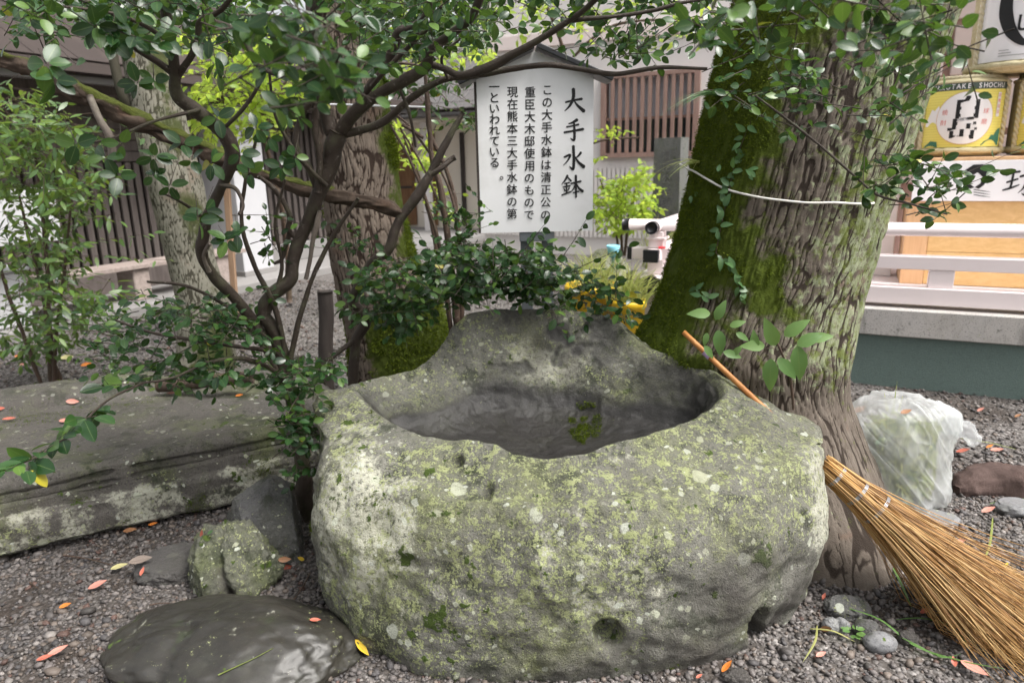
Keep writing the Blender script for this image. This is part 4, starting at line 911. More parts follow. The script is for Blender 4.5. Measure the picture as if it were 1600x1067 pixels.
# bench
bq0, bq1 = st(PT(70, 437, 7.12)), st(PT(272, 404, 7.12)); bz = (bq0[2] + bq1[2]) / 2
bench = thing('long_bench', FR(4.8, 7.3, .1), 'long weathered wooden bench in front of the slatted wall', 'bench')
for k in range(3):
    mb = MB(); ubox(mb, 2.6, bq1[0] + 1.1, 7.12 + k * .135, 7.12 + k * .135 + .128, bz - .05, bz, .006); part('seat_board', mb, M['bench'], bench, smooth=False)
sup = st(G(238, 470, .1))
for s_ in (sup[0] - 2.2, sup[0] - .05, sup[0] + 1.1):
    mb = MB(); box(mb, FR(s_ - .03, 7.16, .1), U * .20, W * .3, np.array([0, 0, bz - .152]), .01); part('leg', mb, M['bench'], bench, smooth=False)
# white boards at the far left
nb = thing('notice_board', FR(3.9, 6.75, .1), 'white notice board on thin legs behind the feathery shrub at far left', 'notice board')
a = st(PT(97, 375, 6.75)); zt = st(PT(62, 293, 6.75))[2]
mb = MB(); ubox(mb, a[0] - .9, a[0], 6.74, 6.765, a[2], zt, .003); part('panel', mb, M['dull_white'], nb, smooth=False)
for s_ in (a[0] - .8, a[0] - .1):
    mb = MB(); add_tube(mb, np.array([FR(s_, 6.785, .1), FR(s_, 6.785, zt)]), .014, 8); part('leg', mb, M['post_metal'], nb)
mb = MB(); g = st(G(56, 506, .1)); ubox(mb, g[0] - .8, g[0], g[1], g[1] + .4, .1, .62, .02); ubox(mb, g[0] - .83, g[0] + .03, g[1] - .03, g[1] + .43, .622, .66, .012)
put('storage_box', mb.mesh('storage_box', False), M['dull_white'], label='white storage box with a flat lid below the notice board', cat='box')
# ================================================================== RIGHT HALL: BASE, RAILING, COUNTER
office = thing('shrine_office', FR(6.5, -1, 0), 'pale plastered hall on a green and granite base, at the right', 'building')
mb = MB(); ubox(mb, 5.09, 9, -4.5, 1.50, -.1, .352); part('base_wall', mb, M['green_wall'], office, smooth=False)
for t0 in (-4.5, -2.9, -1.3, .3):
    mb = MB(); ubox(mb, 5.05, 5.35, t0 + .0015, min(t0 + 1.5985, 1.54), .354, .532, .006); part('coping_stone', mb, M['granite'], office, smooth=False)
mb = MB(); ubox(mb, 5.352, 9, -4.5, 1.52, .36, .555); part('deck', mb, M['pink_paint'], office, smooth=False)
for t0, t1, mt in ((-.09, .05, 'pinkwhite'), (-.30, -.095, 'wall_white')):
    mb = MB(); ubox(mb, 6.32, 6.5, t0, t1, .556, 3.6, .006); part('pillar', mb, M[mt], office, smooth=False)
mb = MB(); ubox(mb, 7.6, 7.7, -4.5, 1.2, .556, 3.6); part('back_wall', mb, M['lattice'], office, smooth=False)
pm = MB(); ubox(pm, 0, .03, 0, .36, 0, .40, .008); pm = pm.mesh('panel', False); pm.materials.append(M['soffit'])
for i in range(8):
    for j in range(4): put('panel', pm, None, office, Matrix.Translation(FR(7.568, -3.1 + i * .42, 1.25 + j * .46)))

rail = thing('pink_balustrade', FR(5.2, 1.3, .53), 'pale pink wooden balustrade with round handrail and black end caps', 'railing')
mb = MB(); ubox(mb, 5.12, 5.27, -4.5, 1.52, .560, .668, .004); part('ground_beam', mb, M['pink_paint'], rail, smooth=False)
mb = MB(); ubox(mb, 5.14, 5.24, -4.5, 1.52, .783, .868, .004); part('middle_rail', mb, M['pink_paint'], rail, smooth=False)
tr_ = np.array([FR(5.19, -4.5, 1.035), FR(5.19, 1.57, 1.035)]); mb = MB(); add_tube(mb, tr_, .042, 20); part('handrail', mb, M['pink_paint'], rail)
tr_ = np.array([FR(5.00, 1.315, 1.03), FR(9, 1.315, 1.03)]); mb = MB(); add_tube(mb, tr_, .041, 20); part('handrail', mb, M['pink_paint'], rail)
mb = MB(); ubox(mb, 5.0, 5.116, 1.235, 1.395, .562, .672, .004); ubox(mb, 5.274, 9, 1.235, 1.395, .562, .672, .004); part('ground_beam', mb, M['pink_paint'], rail, smooth=False)
mb = MB(); ubox(mb, 5.0, 5.137, 1.265, 1.365, .786, .866, .004); ubox(mb, 5.243, 9, 1.265, 1.365, .786, .866, .004); part('middle_rail', mb, M['pink_paint'], rail, smooth=False)
# caps
mb = MB(); add_tube(mb, np.array([FR(5.19, 1.53, 1.035), FR(5.19, 1.585, 1.035)]), .0465, 20); part('end_cap', mb, M['black_metal'], rail)
q = [FR(4.985, 1.315, 1.03), FR(5.05, 1.315, 1.03)]; mb = MB(); add_tube(mb, np.array(q), .0465, 20); add_tube(mb, np.array([FR(4.981, 1.315, 1.03), FR(4.9845, 1.315, 1.03)]), .03, 20); part('end_cap', mb, M['black_metal'], rail)
mb = MB(); ubox(mb, 5.135, 5.245, 1.50, 1.535, .778, .873, .003); part('end_cap', mb, M['black_metal'], rail, smooth=False)
mb = MB(); ubox(mb, 4.985, 5.03, 1.258, 1.372, .780, .872, .003); part('end_cap', mb, M['black_metal'], rail, smooth=False)
mb = MB(); prism(mb, [(-.086, 0), (.086, 0), (.086, .10), (0, .132), (-.086, .10)], FR(4.985, 1.315, .556), -W, (0, 0, 1), .05); part('end_cap', mb, M['black_metal'], rail, smooth=False)
mb = MB(); ubox(mb, 5.115, 5.275, 1.49, 1.535, .553, .675, .003); part('end_cap', mb, M['black_metal'], rail, smooth=False)
for t0 in (-.60, -2.1, -3.6):
    mb = MB(); ubox(mb, 5.145, 5.235, t0, t0 + .14, .669, .782, .003); part('strut', mb, M['pink_paint'], rail, smooth=False)
mb = MB(); ubox(mb, 5.13, 5.25, 1.255, 1.375, .669, .782, .004); part('strut', mb, M['pink_paint'], rail, smooth=False); mb = MB(); ubox(mb, 5.135, 5.245, 1.26, 1.37, .869, .93, .004); ubox(mb, 5.12, 5.26, 1.245, 1.385, .931, .95, .004); ubox(mb, 5.14, 5.24, 1.265, 1.365, .951, .99, .004); part('corner_post', mb, M['pink_paint'], rail, smooth=False)
mb = MB(); ubox(mb, 5.10, 5.13, 1.24, 1.29, .869, .885, .004); put('red_clip', mb.mesh('red_clip', False), M['red_plastic'], label='small red clip lying on the pink middle rail', cat='clip')

counter = thing('wooden_counter', FR(6.1, -1.5, .56), 'honey coloured wooden counter behind the pink railing', 'counter')
for k, (za, zb2) in enumerate(((.56, .80), (.803, .99), (.993, 1.168))):
    mb = MB(); ubox(mb, 6.0, 6.03, -4, -.50, za, zb2, .002); part('front_board', mb, M['counter'], counter, smooth=False)
mb = MB(); ubox(mb, 5.99, 6.5, -.497, -.345, .557, 1.17, .003); part('end_board', mb, M['counter_edge'], counter, smooth=False)
mb = MB(); ubox(mb, 5.985, 6.9, -4, -.34, 1.452, 1.475, .003); part('top', mb, M['counter_edge'], counter, smooth=False)
banner = thing('white_banner', FR(6.0, -1.5, 1.17), 'white banner with black brush writing across the counter', 'banner')
mb = MB(); ubox(mb, 5.965, 5.98, -4, -.36, 1.172, 1.45, .002); part('panel', mb, M['white_board'], banner, smooth=False)
f_ban = lambda a, b, o: U * 1 * (5.9635 - o) + a[:, None] * -W + b[:, None] * UP      # a = -t
bn = Flat(f_ban); tz = lambda x, y: (lambda p: (-p[1], p[2]))(st(PS(x, y, 5.965)))
zx = lambda x, y: tz(1300 + x / 4.447, 230 + y / 4.447)
bn.poly([zx(*q) for q in [(925, 160), (985, 122), (1050, 120), (1095, 150), (1095, 190), (1055, 215), (1050, 195), (1020, 175), (980, 185), (950, 215), (930, 200)]])
bn.poly([zx(*q) for q in [(1050, 200), (1085, 190), (1080, 225), (1055, 265), (1020, 290), (990, 280), (1030, 255)]])
bn.poly([zx(*q) for q in [(880, 245), (925, 225), (950, 250), (990, 280), (960, 290), (915, 270)]])
for y0_ in (300, 318, 336): V, F = stroke([np.array(zx(985, y0_ - 5)), np.array(zx(1050, y0_ + 5)), np.array(zx(1100, y0_ + 12))], (.005, .005, .001)); bn.shape(V, F)
w_ = m_per_px(PS(1590, 280, 5.965)) / 4.447
for pts, ws in [([(1210, 195), (1260, 178), (1305, 170)], (16, 14, 16)), ([(1215, 245), (1290, 222)], (14, 13)), ([(1262, 180), (1245, 260), (1235, 285)], (14, 14, 12)), ([(1185, 300), (1240, 285), (1300, 262)], (10, 16, 8)),
                ([(1310, 205), (1400, 180)], (16, 16)), ([(1355, 150), (1350, 250), (1340, 330), (1315, 320)], (16, 14, 14, 3)), ([(1345, 250), (1325, 290), (1290, 320)], (12, 10, 3)), ([(1360, 245), (1390, 290), (1440, 320)], (6, 14, 22)), ([(1385, 235), (1410, 215)], (10, 5)), ([(1385, 160), (1400, 172)], (12, 12))]:
    V, F = stroke([np.array(zx(*p)) for p in pts], [w * w_ for w in ws]); bn.shape(V, F)
bn.text('磨', *tz(1660, 278), .22, .03); bn.done('lettering', 'ink', banner)

# straw-wrapped barrels
def barrel(sc, tc, z0, h, r, label, kind):
    root = thing('straw_wrapped_barrel', FR(sc, tc, z0), label, 'barrel', 'straw-wrapped barrels on the counter')
    C0 = FR(sc, tc, 0)
    front_ang = math.atan2(-U[1], -U[0])
    def ringpt(rad, z, n=48, squ=1.0):
        a_ = np.linspace(0, 2 * PI, n, endpoint=False); return np.stack([C0[0] + rad * np.cos(a_), C0[1] + rad * np.sin(a_), np.full(n, z)], 1)
    prof_ = [(.80, 0), (.93, .01), (.985, .045), (1.0, .10), (1.0, .90), (.985, .95), (.93, .985), (.80, 1.0)]
    mb = MB(); V = np.concatenate([ringpt(r * a_, z0 + h * b_) for a_, b_ in prof_]); mb.add(V, grid_faces(len(prof_), 48, cv=True)[:, ::-1]); n0 = mb.n
    mb.F.setdefault(48, []).append(np.array([list(range(47, -1, -1))])); mb.F.setdefault(48, []).append(np.array([list(range(48 * 7, 48 * 8))])); part('straw_mat', mb, M['straw_mat'], root)
    # paper wrapper round the front
    rw = r * 1.012
    def cyl(a_, b_, o): th = front_ang + a_ / rw; return np.stack([C0[0] + (rw + .002 + o) * np.cos(th), C0[1] + (rw + .002 + o) * np.sin(th), z0 + b_], 1)
    th = np.linspace(-1.2, 1.2, 40) * rw; mb = MB(); zz_ = (h * .125, h * .885 if kind != 'white' else h * .93); A_, B_ = np.meshgrid(th, zz_, indexing='ij')
    mb.add(cyl(A_.ravel(), B_.ravel(), -.002 + .0 * A_.ravel()), grid_faces(40, 2)); wrap = part('wrapper', mb, M['yellow_wrap' if kind != 'white' else 'ink_white'], root)
    def pr(draw, mat, name='print', lift=0.0):
        f_ = Flat(lambda a_, b_, o: cyl(a_, b_, o + lift)); draw(f_); f_.done(name, mat, wrap)
    W2 = r * .92
    if kind != 'white':
        pr(lambda f: f.grid(-1.1 * r, 1.1 * r, h * .845, h * .93, 40), 'ink_dgreen', lift=.0010)
        def tt(f):
            for i, ch in enumerate('HAKUTAKE SHOCHU'):
                if ch != ' ': f.text(ch, -.80 * r + i * 1.62 * r / 14, h * .89, h * .085, .012, .85)
        pr(tt, 'ink_white', 'lettering', .0018)
        pr(lambda f: (f.poly([(-.95 * r, h * .40), (-.55 * r, h * .40), (-.52 * r, h * .50), (-.62 * r, h * .66), (-.72 * r, h * .60), (-.8 * r, h * .62), (-.95 * r, h * .44)])), 'ink_white', lift=.0010)
        pr(lambda f: (f.poly([(.42 * r, h * .14), (.95 * r, h * .14), (.97 * r, h * .36), (.86 * r, h * .34), (.78 * r, h * .27), (.68 * r, h * .27), (.6 * r, h * .20), (.5 * r, h * .19)]), f.poly([(-.95 * r, h * .13), (-.55 * r, h * .13), (-.58 * r, h * .2), (-.75 * r, h * .21)])), 'ink_green', lift=.0010)
        pr(lambda f: f.disc(0, h * .49, h * .335), 'counter_edge', lift=.0016)
        pr(lambda f: f.disc(0, h * .49, h * .328), 'ink_white', lift=.0022)
        pr(lambda f: f.text('白', .01, h * .62, h * .29, .028, 1.15), 'ink', 'lettering', .0030); pr(lambda f: f.text('岳', -.01, h * .36, h * .29, .028, 1.2), 'ink', 'lettering', .0030)
        for ch, xx, zz2 in (('球', .235, .57), ('磨', .225, .44), ('焼', -.235, .57), ('酎', -.24, .44)): pr(lambda f: f.text(ch, h * xx, h * zz2, h * .075), 'ink_red', 'lettering', .0030)
        pr(lambda f: f.grid(.74 * r, .84 * r, h * .50, h * .80, 4), 'ink_white', lift=.0016)
        for i_, ch in enumerate('高橋酒造'): pr(lambda f: f.text(ch, .79 * r, h * (.765 - .068 * i_), h * .05), 'ink_red', 'lettering', .0024)
    else:
        V, F = stroke([(-.50 * r, h * .80), (-.47 * r, h * .62), (-.30 * r, h * .42), (0.0, h * .30), (.30 * r, h * .42), (.47 * r, h * .62), (.50 * r, h * .80)], (.075, .085, .07, .035, .07, .085, .075)); pr(lambda f: f.shape(V, F), 'ink', 'emblem', .0020)
        for ch, xx, zz2, sz_ in (('白', 0, .80, .085), ('岳', 0, .71, .085), ('し', -.02, .52, .2), ('ろ', .10, .52, .2)): pr(lambda f: f.text(ch, xx, h * zz2, h * sz_, .02), 'ink', 'lettering', .0020)
        pr(lambda f: [f.grid(-.52 * r, -.52 * r + w * r, h * (.235 - .03 * i), h * (.242 - .03 * i), 8) for i, w in enumerate((.2, .25, .9))], 'ink_grey', 'print', .0020)
    # hoop of straw bundles and ropes
    for zc, rr in ((.075, 1.03), (.945, .99)):
        mb = MB(); a_ = np.linspace(0, 2 * PI, 73); q = np.stack([C0[0] + r * rr * np.cos(a_), C0[1] + r * rr * np.sin(a_), np.full(73, z0 + h * zc)], 1)
        rad = (.024 if zc < .5 else .012) * (1 - .22 * (np.abs(np.sin(a_ * 9)) < .16)); add_tube(mb, q, rad, 10); part('straw_hoop', mb, M['straw_mat'], root)
    for da in (-1.05, 1.05, 2.3, -2.3):
        mb = MB(); b_ = np.linspace(.03, .99, 60); rr = r * (1.045 - .12 * sstep(.9, 1.0, b_) - .06 * (1 - sstep(0, .08, b_))); tw_ = b_ * h * 75
        q = np.stack([C0[0] + rr * np.cos(front_ang + da), C0[1] + rr * np.sin(front_ang + da), z0 + h * b_], 1)
        for ph_ in (0, PI):
            tv = np.array([-math.sin(front_ang + da), math.cos(front_ang + da), 0]); rvv = np.array([math.cos(front_ang + da), math.sin(front_ang + da), 0])
            add_tube(mb, q + (np.cos(tw_ + ph_)[:, None] * tv + np.sin(tw_ + ph_)[:, None] * rvv) * .008, .0105, 7)
        part('rope', mb, M['straw_rope'], root)
    mb = MB(); a_ = np.linspace(0, 2 * PI, 120); tw_ = a_ * 30
    for ph_ in (0, PI):
        q = np.stack([C0[0] + (r * .86 + .008 * np.cos(tw_ + ph_)) * np.cos(a_), C0[1] + (r * .86 + .008 * np.cos(tw_ + ph_)) * np.sin(a_), z0 + h * 1.005 + .008 * np.sin(tw_ + ph_)], 1); add_tube(mb, q, .0105, 6)
    part('rope', mb, M['straw_rope'], root)
    return root
barrel(6.50, -.655, 1.478, .555, .285, 'yellow-labelled straw barrel whose round emblem shows fully, lower row', 'yellow')
barrel(6.50, -1.255, 1.478, .555, .285, 'yellow-labelled straw barrel cut off by the frame, lower row at far right', 'yellow')
barrel(6.50, -.955, 2.052, .60, .295, 'white-labelled straw barrel stacked on top of the yellow ones', 'white')

# ================================================================== BACK HALL WITH LATTICE WINDOW
bh = thing('plastered_hall', FR(11, 3, 0), 'pinkish white plastered hall with a lattice window, behind the sign', 'building')
for (t0, t1, z0_, z1_) in ((-3, 2.22, 0, 4.6), (3.74, 5.9, 0, 4.6), (2.22, 3.74, 2.80, 4.6), (2.22, 3.74, 0, 1.56)):
    mb = MB(); ubox(mb, 11, 11.2, t0, t1, z0_, z1_); part('wall', mb, M['wall_white'], bh, smooth=False)
mb = MB(); ubox(mb, 10.94, 11, -3, 5.9, 3.3, 3.5); part('head_beam', mb, M['pinkwhite'], bh, smooth=False)
mb = MB()
for t0 in np.arange(-1.0, 5.9, .075): ubox(mb, 10.965, 11, t0, t0 + .05, .3, 1.40)
part('ribbed_panel', mb, M['wall_white'], bh, smooth=False)
wdw = MB(); ubox(wdw, 10.93, 11.12, 2.22, 2.30, 1.56, 2.80); ubox(wdw, 10.93, 11.12, 3.66, 3.74, 1.56, 2.80); ubox(wdw, 10.93, 11.12, 2.30, 3.66, 2.74, 2.80); ubox(wdw, 10.91, 11.12, 2.30, 3.66, 1.56, 1.63); ubox(wdw, 10.99, 11.02, 2.30, 3.66, 2.12, 2.16)
wo_ = part('window', wdw, M['lattice'], bh, smooth=False)
mb = MB(); ubox(mb, 11.13, 11.14, 2.30, 3.66, 1.63, 2.15); part('pane', mb, M['glass_dark'], wo_, smooth=False)
mb = MB(); ubox(mb, 11.13, 11.14, 2.30, 3.66, 2.153, 2.74); part('pane', mb, M['paper'], wo_, smooth=False)
bm = MB(); ubox(bm, 0, .05, 0, .055, 1.631, 2.739, .003); bm = bm.mesh('bar', False); bm.materials.append(M['lattice'])
for k in range(11): put('bar', bm, None, wo_, Matrix.Translation(FR(10.935, 2.345 + k * .118)))
# monument stone
mon = thing('stone_monument', FR(8.6, 2.0, 0), 'tall dark grey inscribed stone monument beside the mossy tree', 'monument')
mb = MB(); p4 = [FR(8.5, 2.24, .12), FR(8.5, 1.91, .12), FR(8.72, 1.86, .12), FR(8.72, 2.20, .12)]; nn_ = 14
gx = []
for k in range(nn_):
    f = k / (nn_ - 1); sc_ = 1 - .05 * f
    c4 = np.mean(p4, 0); ring = []
    for i in range(4):
        a_, b_ = np.array(p4[i]), np.array(p4[(i + 1) % 4])
        for m in range(6): ring.append(c4 + (a_ + (b_ - a_) * m / 6 - c4) * sc_)
    ring = np.array(ring); ring[:, 2] = .12 + f * 1.64; ring += fbm(ring * 6, 3, 7)[:, None] * np.array([.012, .012, .01]); gx.append(ring)
V = np.concatenate(gx); mb.add(V, grid_faces(nn_, 24, cv=True)); mb.F.setdefault(24, []).append(np.array([list(range(24 * (nn_ - 1), 24 * nn_))])); part('stone', mb, M['monument'], mon, smooth=False)
mb = MB(); ubox(mb, 8.35, 8.9, 1.7, 2.42, -.05, .13, .03); part('plinth', mb, M['granite'], mon, smooth=False)
f_m = Flat(lambda a, b, o: U * 8.478 + a[:, None] * -W + b[:, None] * UP)
for i, ch in enumerate('清正公之碑'): f_m.text(ch, -2.075, 1.56 - i * .14, .11, .01)
f_m.done('lettering', 'ink_grey', mon)
# ================================================================== FAR HOUSE
fh = thing('cream_house', FR(14, 9, 0), 'cream house with brown doors and a tiled roof, seen between branches left of the sign', 'building')
mb = MB(); ubox(mb, 14, 14.2, 5.6, 16, 0, 2.9); part('wall', mb, M['cream'], fh, smooth=False)
for t0, t1, z1_, mt in ((9.3, 9.95, 2.05, 'door_wood'), (8.72, 8.95, 2.2, 'door_wood'), (7.95, 8.05, 2.2, 'beam'), (10.6, 11.6, 2.05, 'door_wood'), (12.2, 13.2, 2.05, 'slat')):
    mb = MB(); ubox(mb, 13.94, 13.995, t0, t1, .15, z1_, .006); dr = part('door', mb, M[mt], fh, smooth=False)
    mb = MB(); ubox(mb, 13.925, 13.939, t0 + .06, t1 - .06, 1.0, 1.05, .002); part('rail', mb, M['beam'], dr, smooth=False)
for t0 in (8.5, 10.25, 12.0): mb = MB(); ubox(mb, 13.3, 13.45, t0, t0 + .16, 0, 2.42, .006); part('post', mb, M['wall_white'], fh, smooth=False)
mb = MB(); ubox(mb, 13.0, 14, 5.6, 16, 2.425, 2.5); part('soffit', mb, M['cream'], fh, smooth=False)
rf = MB(); e = FR(12.8, 5.3, 2.52); d_ = U * 3.2 + np.array([0, 0, 1.7]); box(rf, e, d_, W * 11, nz(np.cross(d_, W)) * .08); roof2 = part('roof', rf, M['roof_brown'], fh, smooth=False)
tm = MB(); box(tm, (0, 0, 0), nz(d_) * .30, W * .155, nz(np.cross(d_, W)) * .03 * (1 if np.cross(d_, W)[2] > 0 else -1), .006); tm = tm.mesh('tile', False); tm.materials.append(M['gutter'])
nrm_ = nz(np.cross(d_, W)); nrm_ = nrm_ * (1 if nrm_[2] > 0 else -1)
for i in range(12):
    for j in range(24): put('tile', tm, None, roof2, Matrix.Translation(e + nz(d_) * (i * .285 - .04) + W * (1.2 + j * .165) + nrm_ * (.085 + .008 * (i % 2) + .01 * (1 if np.cross(d_, W)[2] > 0 else 0))))
mb = MB(); add_tube(mb, np.array([FR(12.75, 5.3, 2.5), FR(12.75, 16, 2.5)]), .05, 10); part('gutter', mb, M['gutter'], fh)
gb = MB(); prism(gb, [(5.2, 3.3), (8.8, 3.3), (7.0, 4.6)], U * 17, W, (0, 0, 1), .2); part('gable', gb, M['wall_white'], fh, smooth=False)
# ================================================================== CAMELLIA IN FRONT (stems left, limbs arching over the sign)
def ground_under(px_, py_, Y): p = P(px_, py_, Y); return (p[0], p[1], 0)
BR_K = .86
cam1 = thing('camellia_tree', ground_under(480, 800, 2.78), 'many-stemmed camellia with glossy dark leaves arching over basin and sign', 'tree')
C1 = Plant(cam1, 'camellia', 'camellia', M['branch'], 300)
S1 = C1.branch([(484, 812, 2.78, 17), (474, 740, 2.76, 15), (462, 650, 2.74, 14), (446, 590, 2.72, 13.5), (436, 545, 2.70, 13), (424, 510, 2.68, 13), (410, 484, 2.66, 12.5), (428, 457, 2.66, 12), (455, 436, 2.66, 12), (460, 400, 2.66, 11.5), (474, 365, 2.66, 11), (492, 325, 2.64, 12), (508, 278, 2.62, 15), (520, 235, 2.60, 17), (528, 205, 2.58, 17)], name='trunk')
S2 = C1.branch([(446, 592, 2.72, 11), (430, 562, 2.70, 11), (402, 514, 2.66, 10.5), (366, 464, 2.58, 10), (328, 424, 2.5, 9.5), (315, 386, 2.44, 9.5), (323, 345, 2.4, 10), (346, 290, 2.34, 11), (362, 246, 2.3, 12.5), (348, 206, 2.26, 13.5), (312, 174, 2.22, 13.5), (278, 150, 2.18, 12), (273, 114, 2.15, 10), (268, 70, 2.1, 9.5), (258, 10, 2.05, 9), (250, -60, 2.0, 8)], name='trunk')
C1.branch([(276, 120, 2.16, 7), (250, 100, 2.12, 6), (205, 70, 2.05, 5), (180, 30, 2.0, 3.5)])
C1.branch([(278, 118, 2.16, 7), (298, 90, 2.12, 6.5), (310, 60, 2.1, 6), (313, 33, 2.08, 5.5), (345, 16, 2.05, 5), (380, -30, 2.0, 4)])
C1.branch([(326, 33, 2.06, 6.5), (362, 45, 2.0, 6), (385, 66, 1.98, 6), (402, 101, 1.98, 5), (440, 118, 2.0, 4), (470, 116, 2.02, 3)])
C1.branch([(270, 70, 2.1, 5), (225, 40, 2.0, 4), (170, 20, 1.9, 3), (90, 10, 1.8, 2)])
B1 = C1.branch([(526, 215, 2.6, 13), (545, 185, 2.56, 11.5), (585, 152, 2.5, 10.5), (625, 130, 2.44, 10), (664, 106, 2.4, 10), (676, 78, 2.36, 9), (708, 52, 2.3, 8.5), (738, 26, 2.24, 8), (756, -20, 2.18, 7)])
C1.branch([(560, 160, 2.52, 7), (580, 132, 2.5, 6.5), (602, 105, 2.48, 7), (614, 75, 2.46, 8.5), (624, 52, 2.44, 8.5), (650, 40, 2.4, 7), (668, 18, 2.36, 6.5), (676, -30, 2.3, 6)])
C1.branch([(580, 135, 2.46, 4), (605, 108, 2.42, 4), (640, 72, 2.38, 4), (672, 40, 2.34, 4), (690, 10, 2.3, 3)])
B3 = C1.branch([(530, 212, 2.6, 8), (560, 205, 2.58, 7.5), (600, 190, 2.56, 7), (640, 156, 2.52, 6.5), (690, 126, 2.48, 6.5), (740, 119, 2.44, 6.5), (800, 108, 2.4, 5.5), (855, 102, 2.36, 4.5), (910, 109, 2.33, 4.5), (962, 116, 2.3, 4.5), (1030, 106, 2.27, 4), (1105, 108, 2.24, 3)])
B4 = C1.branch([(672, 100, 2.4, 7), (695, 108, 2.38, 6.5), (722, 118, 2.36, 6.5), (762, 106, 2.33, 8), (800, 86, 2.3, 7.5), (843, 62, 2.26, 7), (883, 37, 2.22, 6.5), (915, 14, 2.18, 6), (950, -20, 2.12, 5)])
B5 = C1.branch([(893, 32, 2.22, 4.5), (925, 29, 2.2, 4), (962, 26, 2.18, 3.8), (1020, 17, 2.14, 3.5), (1070, 4, 2.1, 3), (1140, -5, 2.05, 2.5), (1230, -12, 1.95, 2)])
C1.branch([(524, 225, 2.6, 13), (512, 185, 2.58, 12), (500, 150, 2.54, 12), (490, 90, 2.5, 12), (484, 48, 2.46, 12), (500, 2, 2.4, 12), (516, -50, 2.3, 11)])
C1.branch([(500, 310, 2.63, 7), (487, 268, 2.6, 7), (464, 232, 2.56, 6), (468, 190, 2.54, 5), (490, 150, 2.5, 5)])
C1.branch([(498, 300, 2.6, 7.5), (500, 250, 2.58, 7), (492, 200, 2.55, 6.5), (494, 160, 2.52, 5)])
C1.branch([(478, 436, 2.66, 4.5), (486, 400, 2.64, 4.5), (492, 362, 2.62, 5), (500, 330, 2.62, 5)], mat=M['stem_grey'])
C1.branch([(464, 372, 2.66, 5), (450, 360, 2.64, 5.5), (452, 335, 2.62, 5), (432, 300, 2.6, 4.5), (404, 275, 2.56, 4)])
C1.branch([(452, 362, 2.64, 4.5), (446, 385, 2.66, 4), (440, 405, 2.66, 3.5), (428, 412, 2.64, 3)])
C1.branch([(448, 592, 2.7, 5), (420, 575, 2.6, 4.5), (380, 560, 2.5, 4), (330, 565, 2.4, 3), (270, 590, 2.3, 2.5), (225, 598, 2.25, 2.2)])
C1.branch([(225, 598, 2.25, 2.2), (180, 618, 2.1, 2.4), (150, 640, 1.98, 2.4), (110, 680, 1.85, 2.2), (60, 712, 1.75, 2), (0, 735, 1.65, 1.6)])
C1.branch([(436, 548, 2.7, 4.5), (400, 545, 2.6, 4), (330, 535, 2.5, 3.2), (240, 520, 2.45, 2.6), (180, 500, 2.4, 2)])
C1.branch([(326, 424, 2.48, 5), (318, 400, 2.44, 4), (328, 380, 2.4, 4)], mat=M['stem_grey'])
C1.branch([(345, 290, 2.32, 5), (368, 295, 2.3, 3.5), (380, 320, 2.28, 3), (374, 335, 2.26, 3.5)])
for pts in ([(448, 600, 2.7, 5), (462, 520, 2.68, 5), (486, 440, 2.66, 4.5), (520, 370, 2.64, 4), (560, 310, 2.6, 3)], [(452, 610, 2.72, 5.5), (436, 500, 2.66, 5), (400, 420, 2.6, 4.5), (378, 350, 2.54, 4), (384, 280, 2.5, 3), (400, 220, 2.46, 2.5)], [(440, 590, 2.7, 4.5), (380, 500, 2.6, 4), (300, 450, 2.5, 3), (230, 440, 2.4, 2)], [(420, 490, 2.66, 4), (440, 420, 2.64, 3.5), (430, 350, 2.6, 3), (446, 280, 2.56, 2.5)], [(510, 290, 2.6, 4), (470, 250, 2.5, 3.5), (430, 180, 2.4, 3), (420, 100, 2.3, 2.5)], [(620, 130, 2.44, 3.5), (640, 180, 2.46, 3), (650, 230, 2.5, 2)], [(700, 124, 2.46, 3), (690, 90, 2.42, 2.5), (720, 60, 2.4, 2)], [(345, 205, 2.26, 4), (380, 170, 2.24, 3.5), (410, 120, 2.2, 3), (420, 60, 2.15, 2.5)], [(312, 172, 2.2, 4), (240, 190, 2.1, 3), (180, 215, 2.0, 2.2), (130, 225, 1.9, 1.6)], [(324, 345, 2.4, 3.5), (290, 320, 2.3, 2.5), (250, 300, 2.15, 2)]): C1.branch(pts)
# leaves
cl = lambda *a, **k: C1.cloud(*a, **k)
cl([(0, -60), (450, -60), (450, 62), (330, 78), (250, 62), (170, 72), (60, 62), (0, 30)], 1.7, 2.5, 112, 0.0440, 7)
cl([(380, -60), (560, -60), (560, 110), (525, 175), (430, 165), (390, 80)], 1.15, 1.55, 42, 0.0387, 6, .12)
cl([(520, -60), (900, -60), (880, 40), (760, 48), (700, 90), (640, 120), (560, 125)], 2.0, 2.9, 125, 0.0414, 7)
cl([(0, -40), (420, -40), (400, 40), (300, 60), (180, 50), (60, 45), (0, 20)], 2.4, 3.2, 60, .05, 7)
cl([(560, -40), (760, -40), (740, 60), (640, 90), (570, 100)], 2.8, 3.4, 75, 0.0440, 7)
cl([(860, -30), (1120, -30), (1150, 40), (1100, 80), (1000, 100), (950, 95), (880, 75)], 2.2, 2.6, 65, 0.0414, 6)
cl([(1090, -60), (1480, -60), (1470, 50), (1400, 105), (1330, 85), (1200, 60), (1110, 85)], 1.25, 1.7, 38, 0.0396, 6, .14)
cl([(1150, 60), (1420, 60), (1445, 150), (1385, 205), (1260, 215), (1180, 195), (1110, 130)], 2.0, 2.35, 45, 0.0387, 6)
cl([(1400, 20), (1530, 20), (1535, 150), (1450, 165), (1410, 120)], 1.5, 1.75, 10, 0.0405, 4, .14, droop=.8)
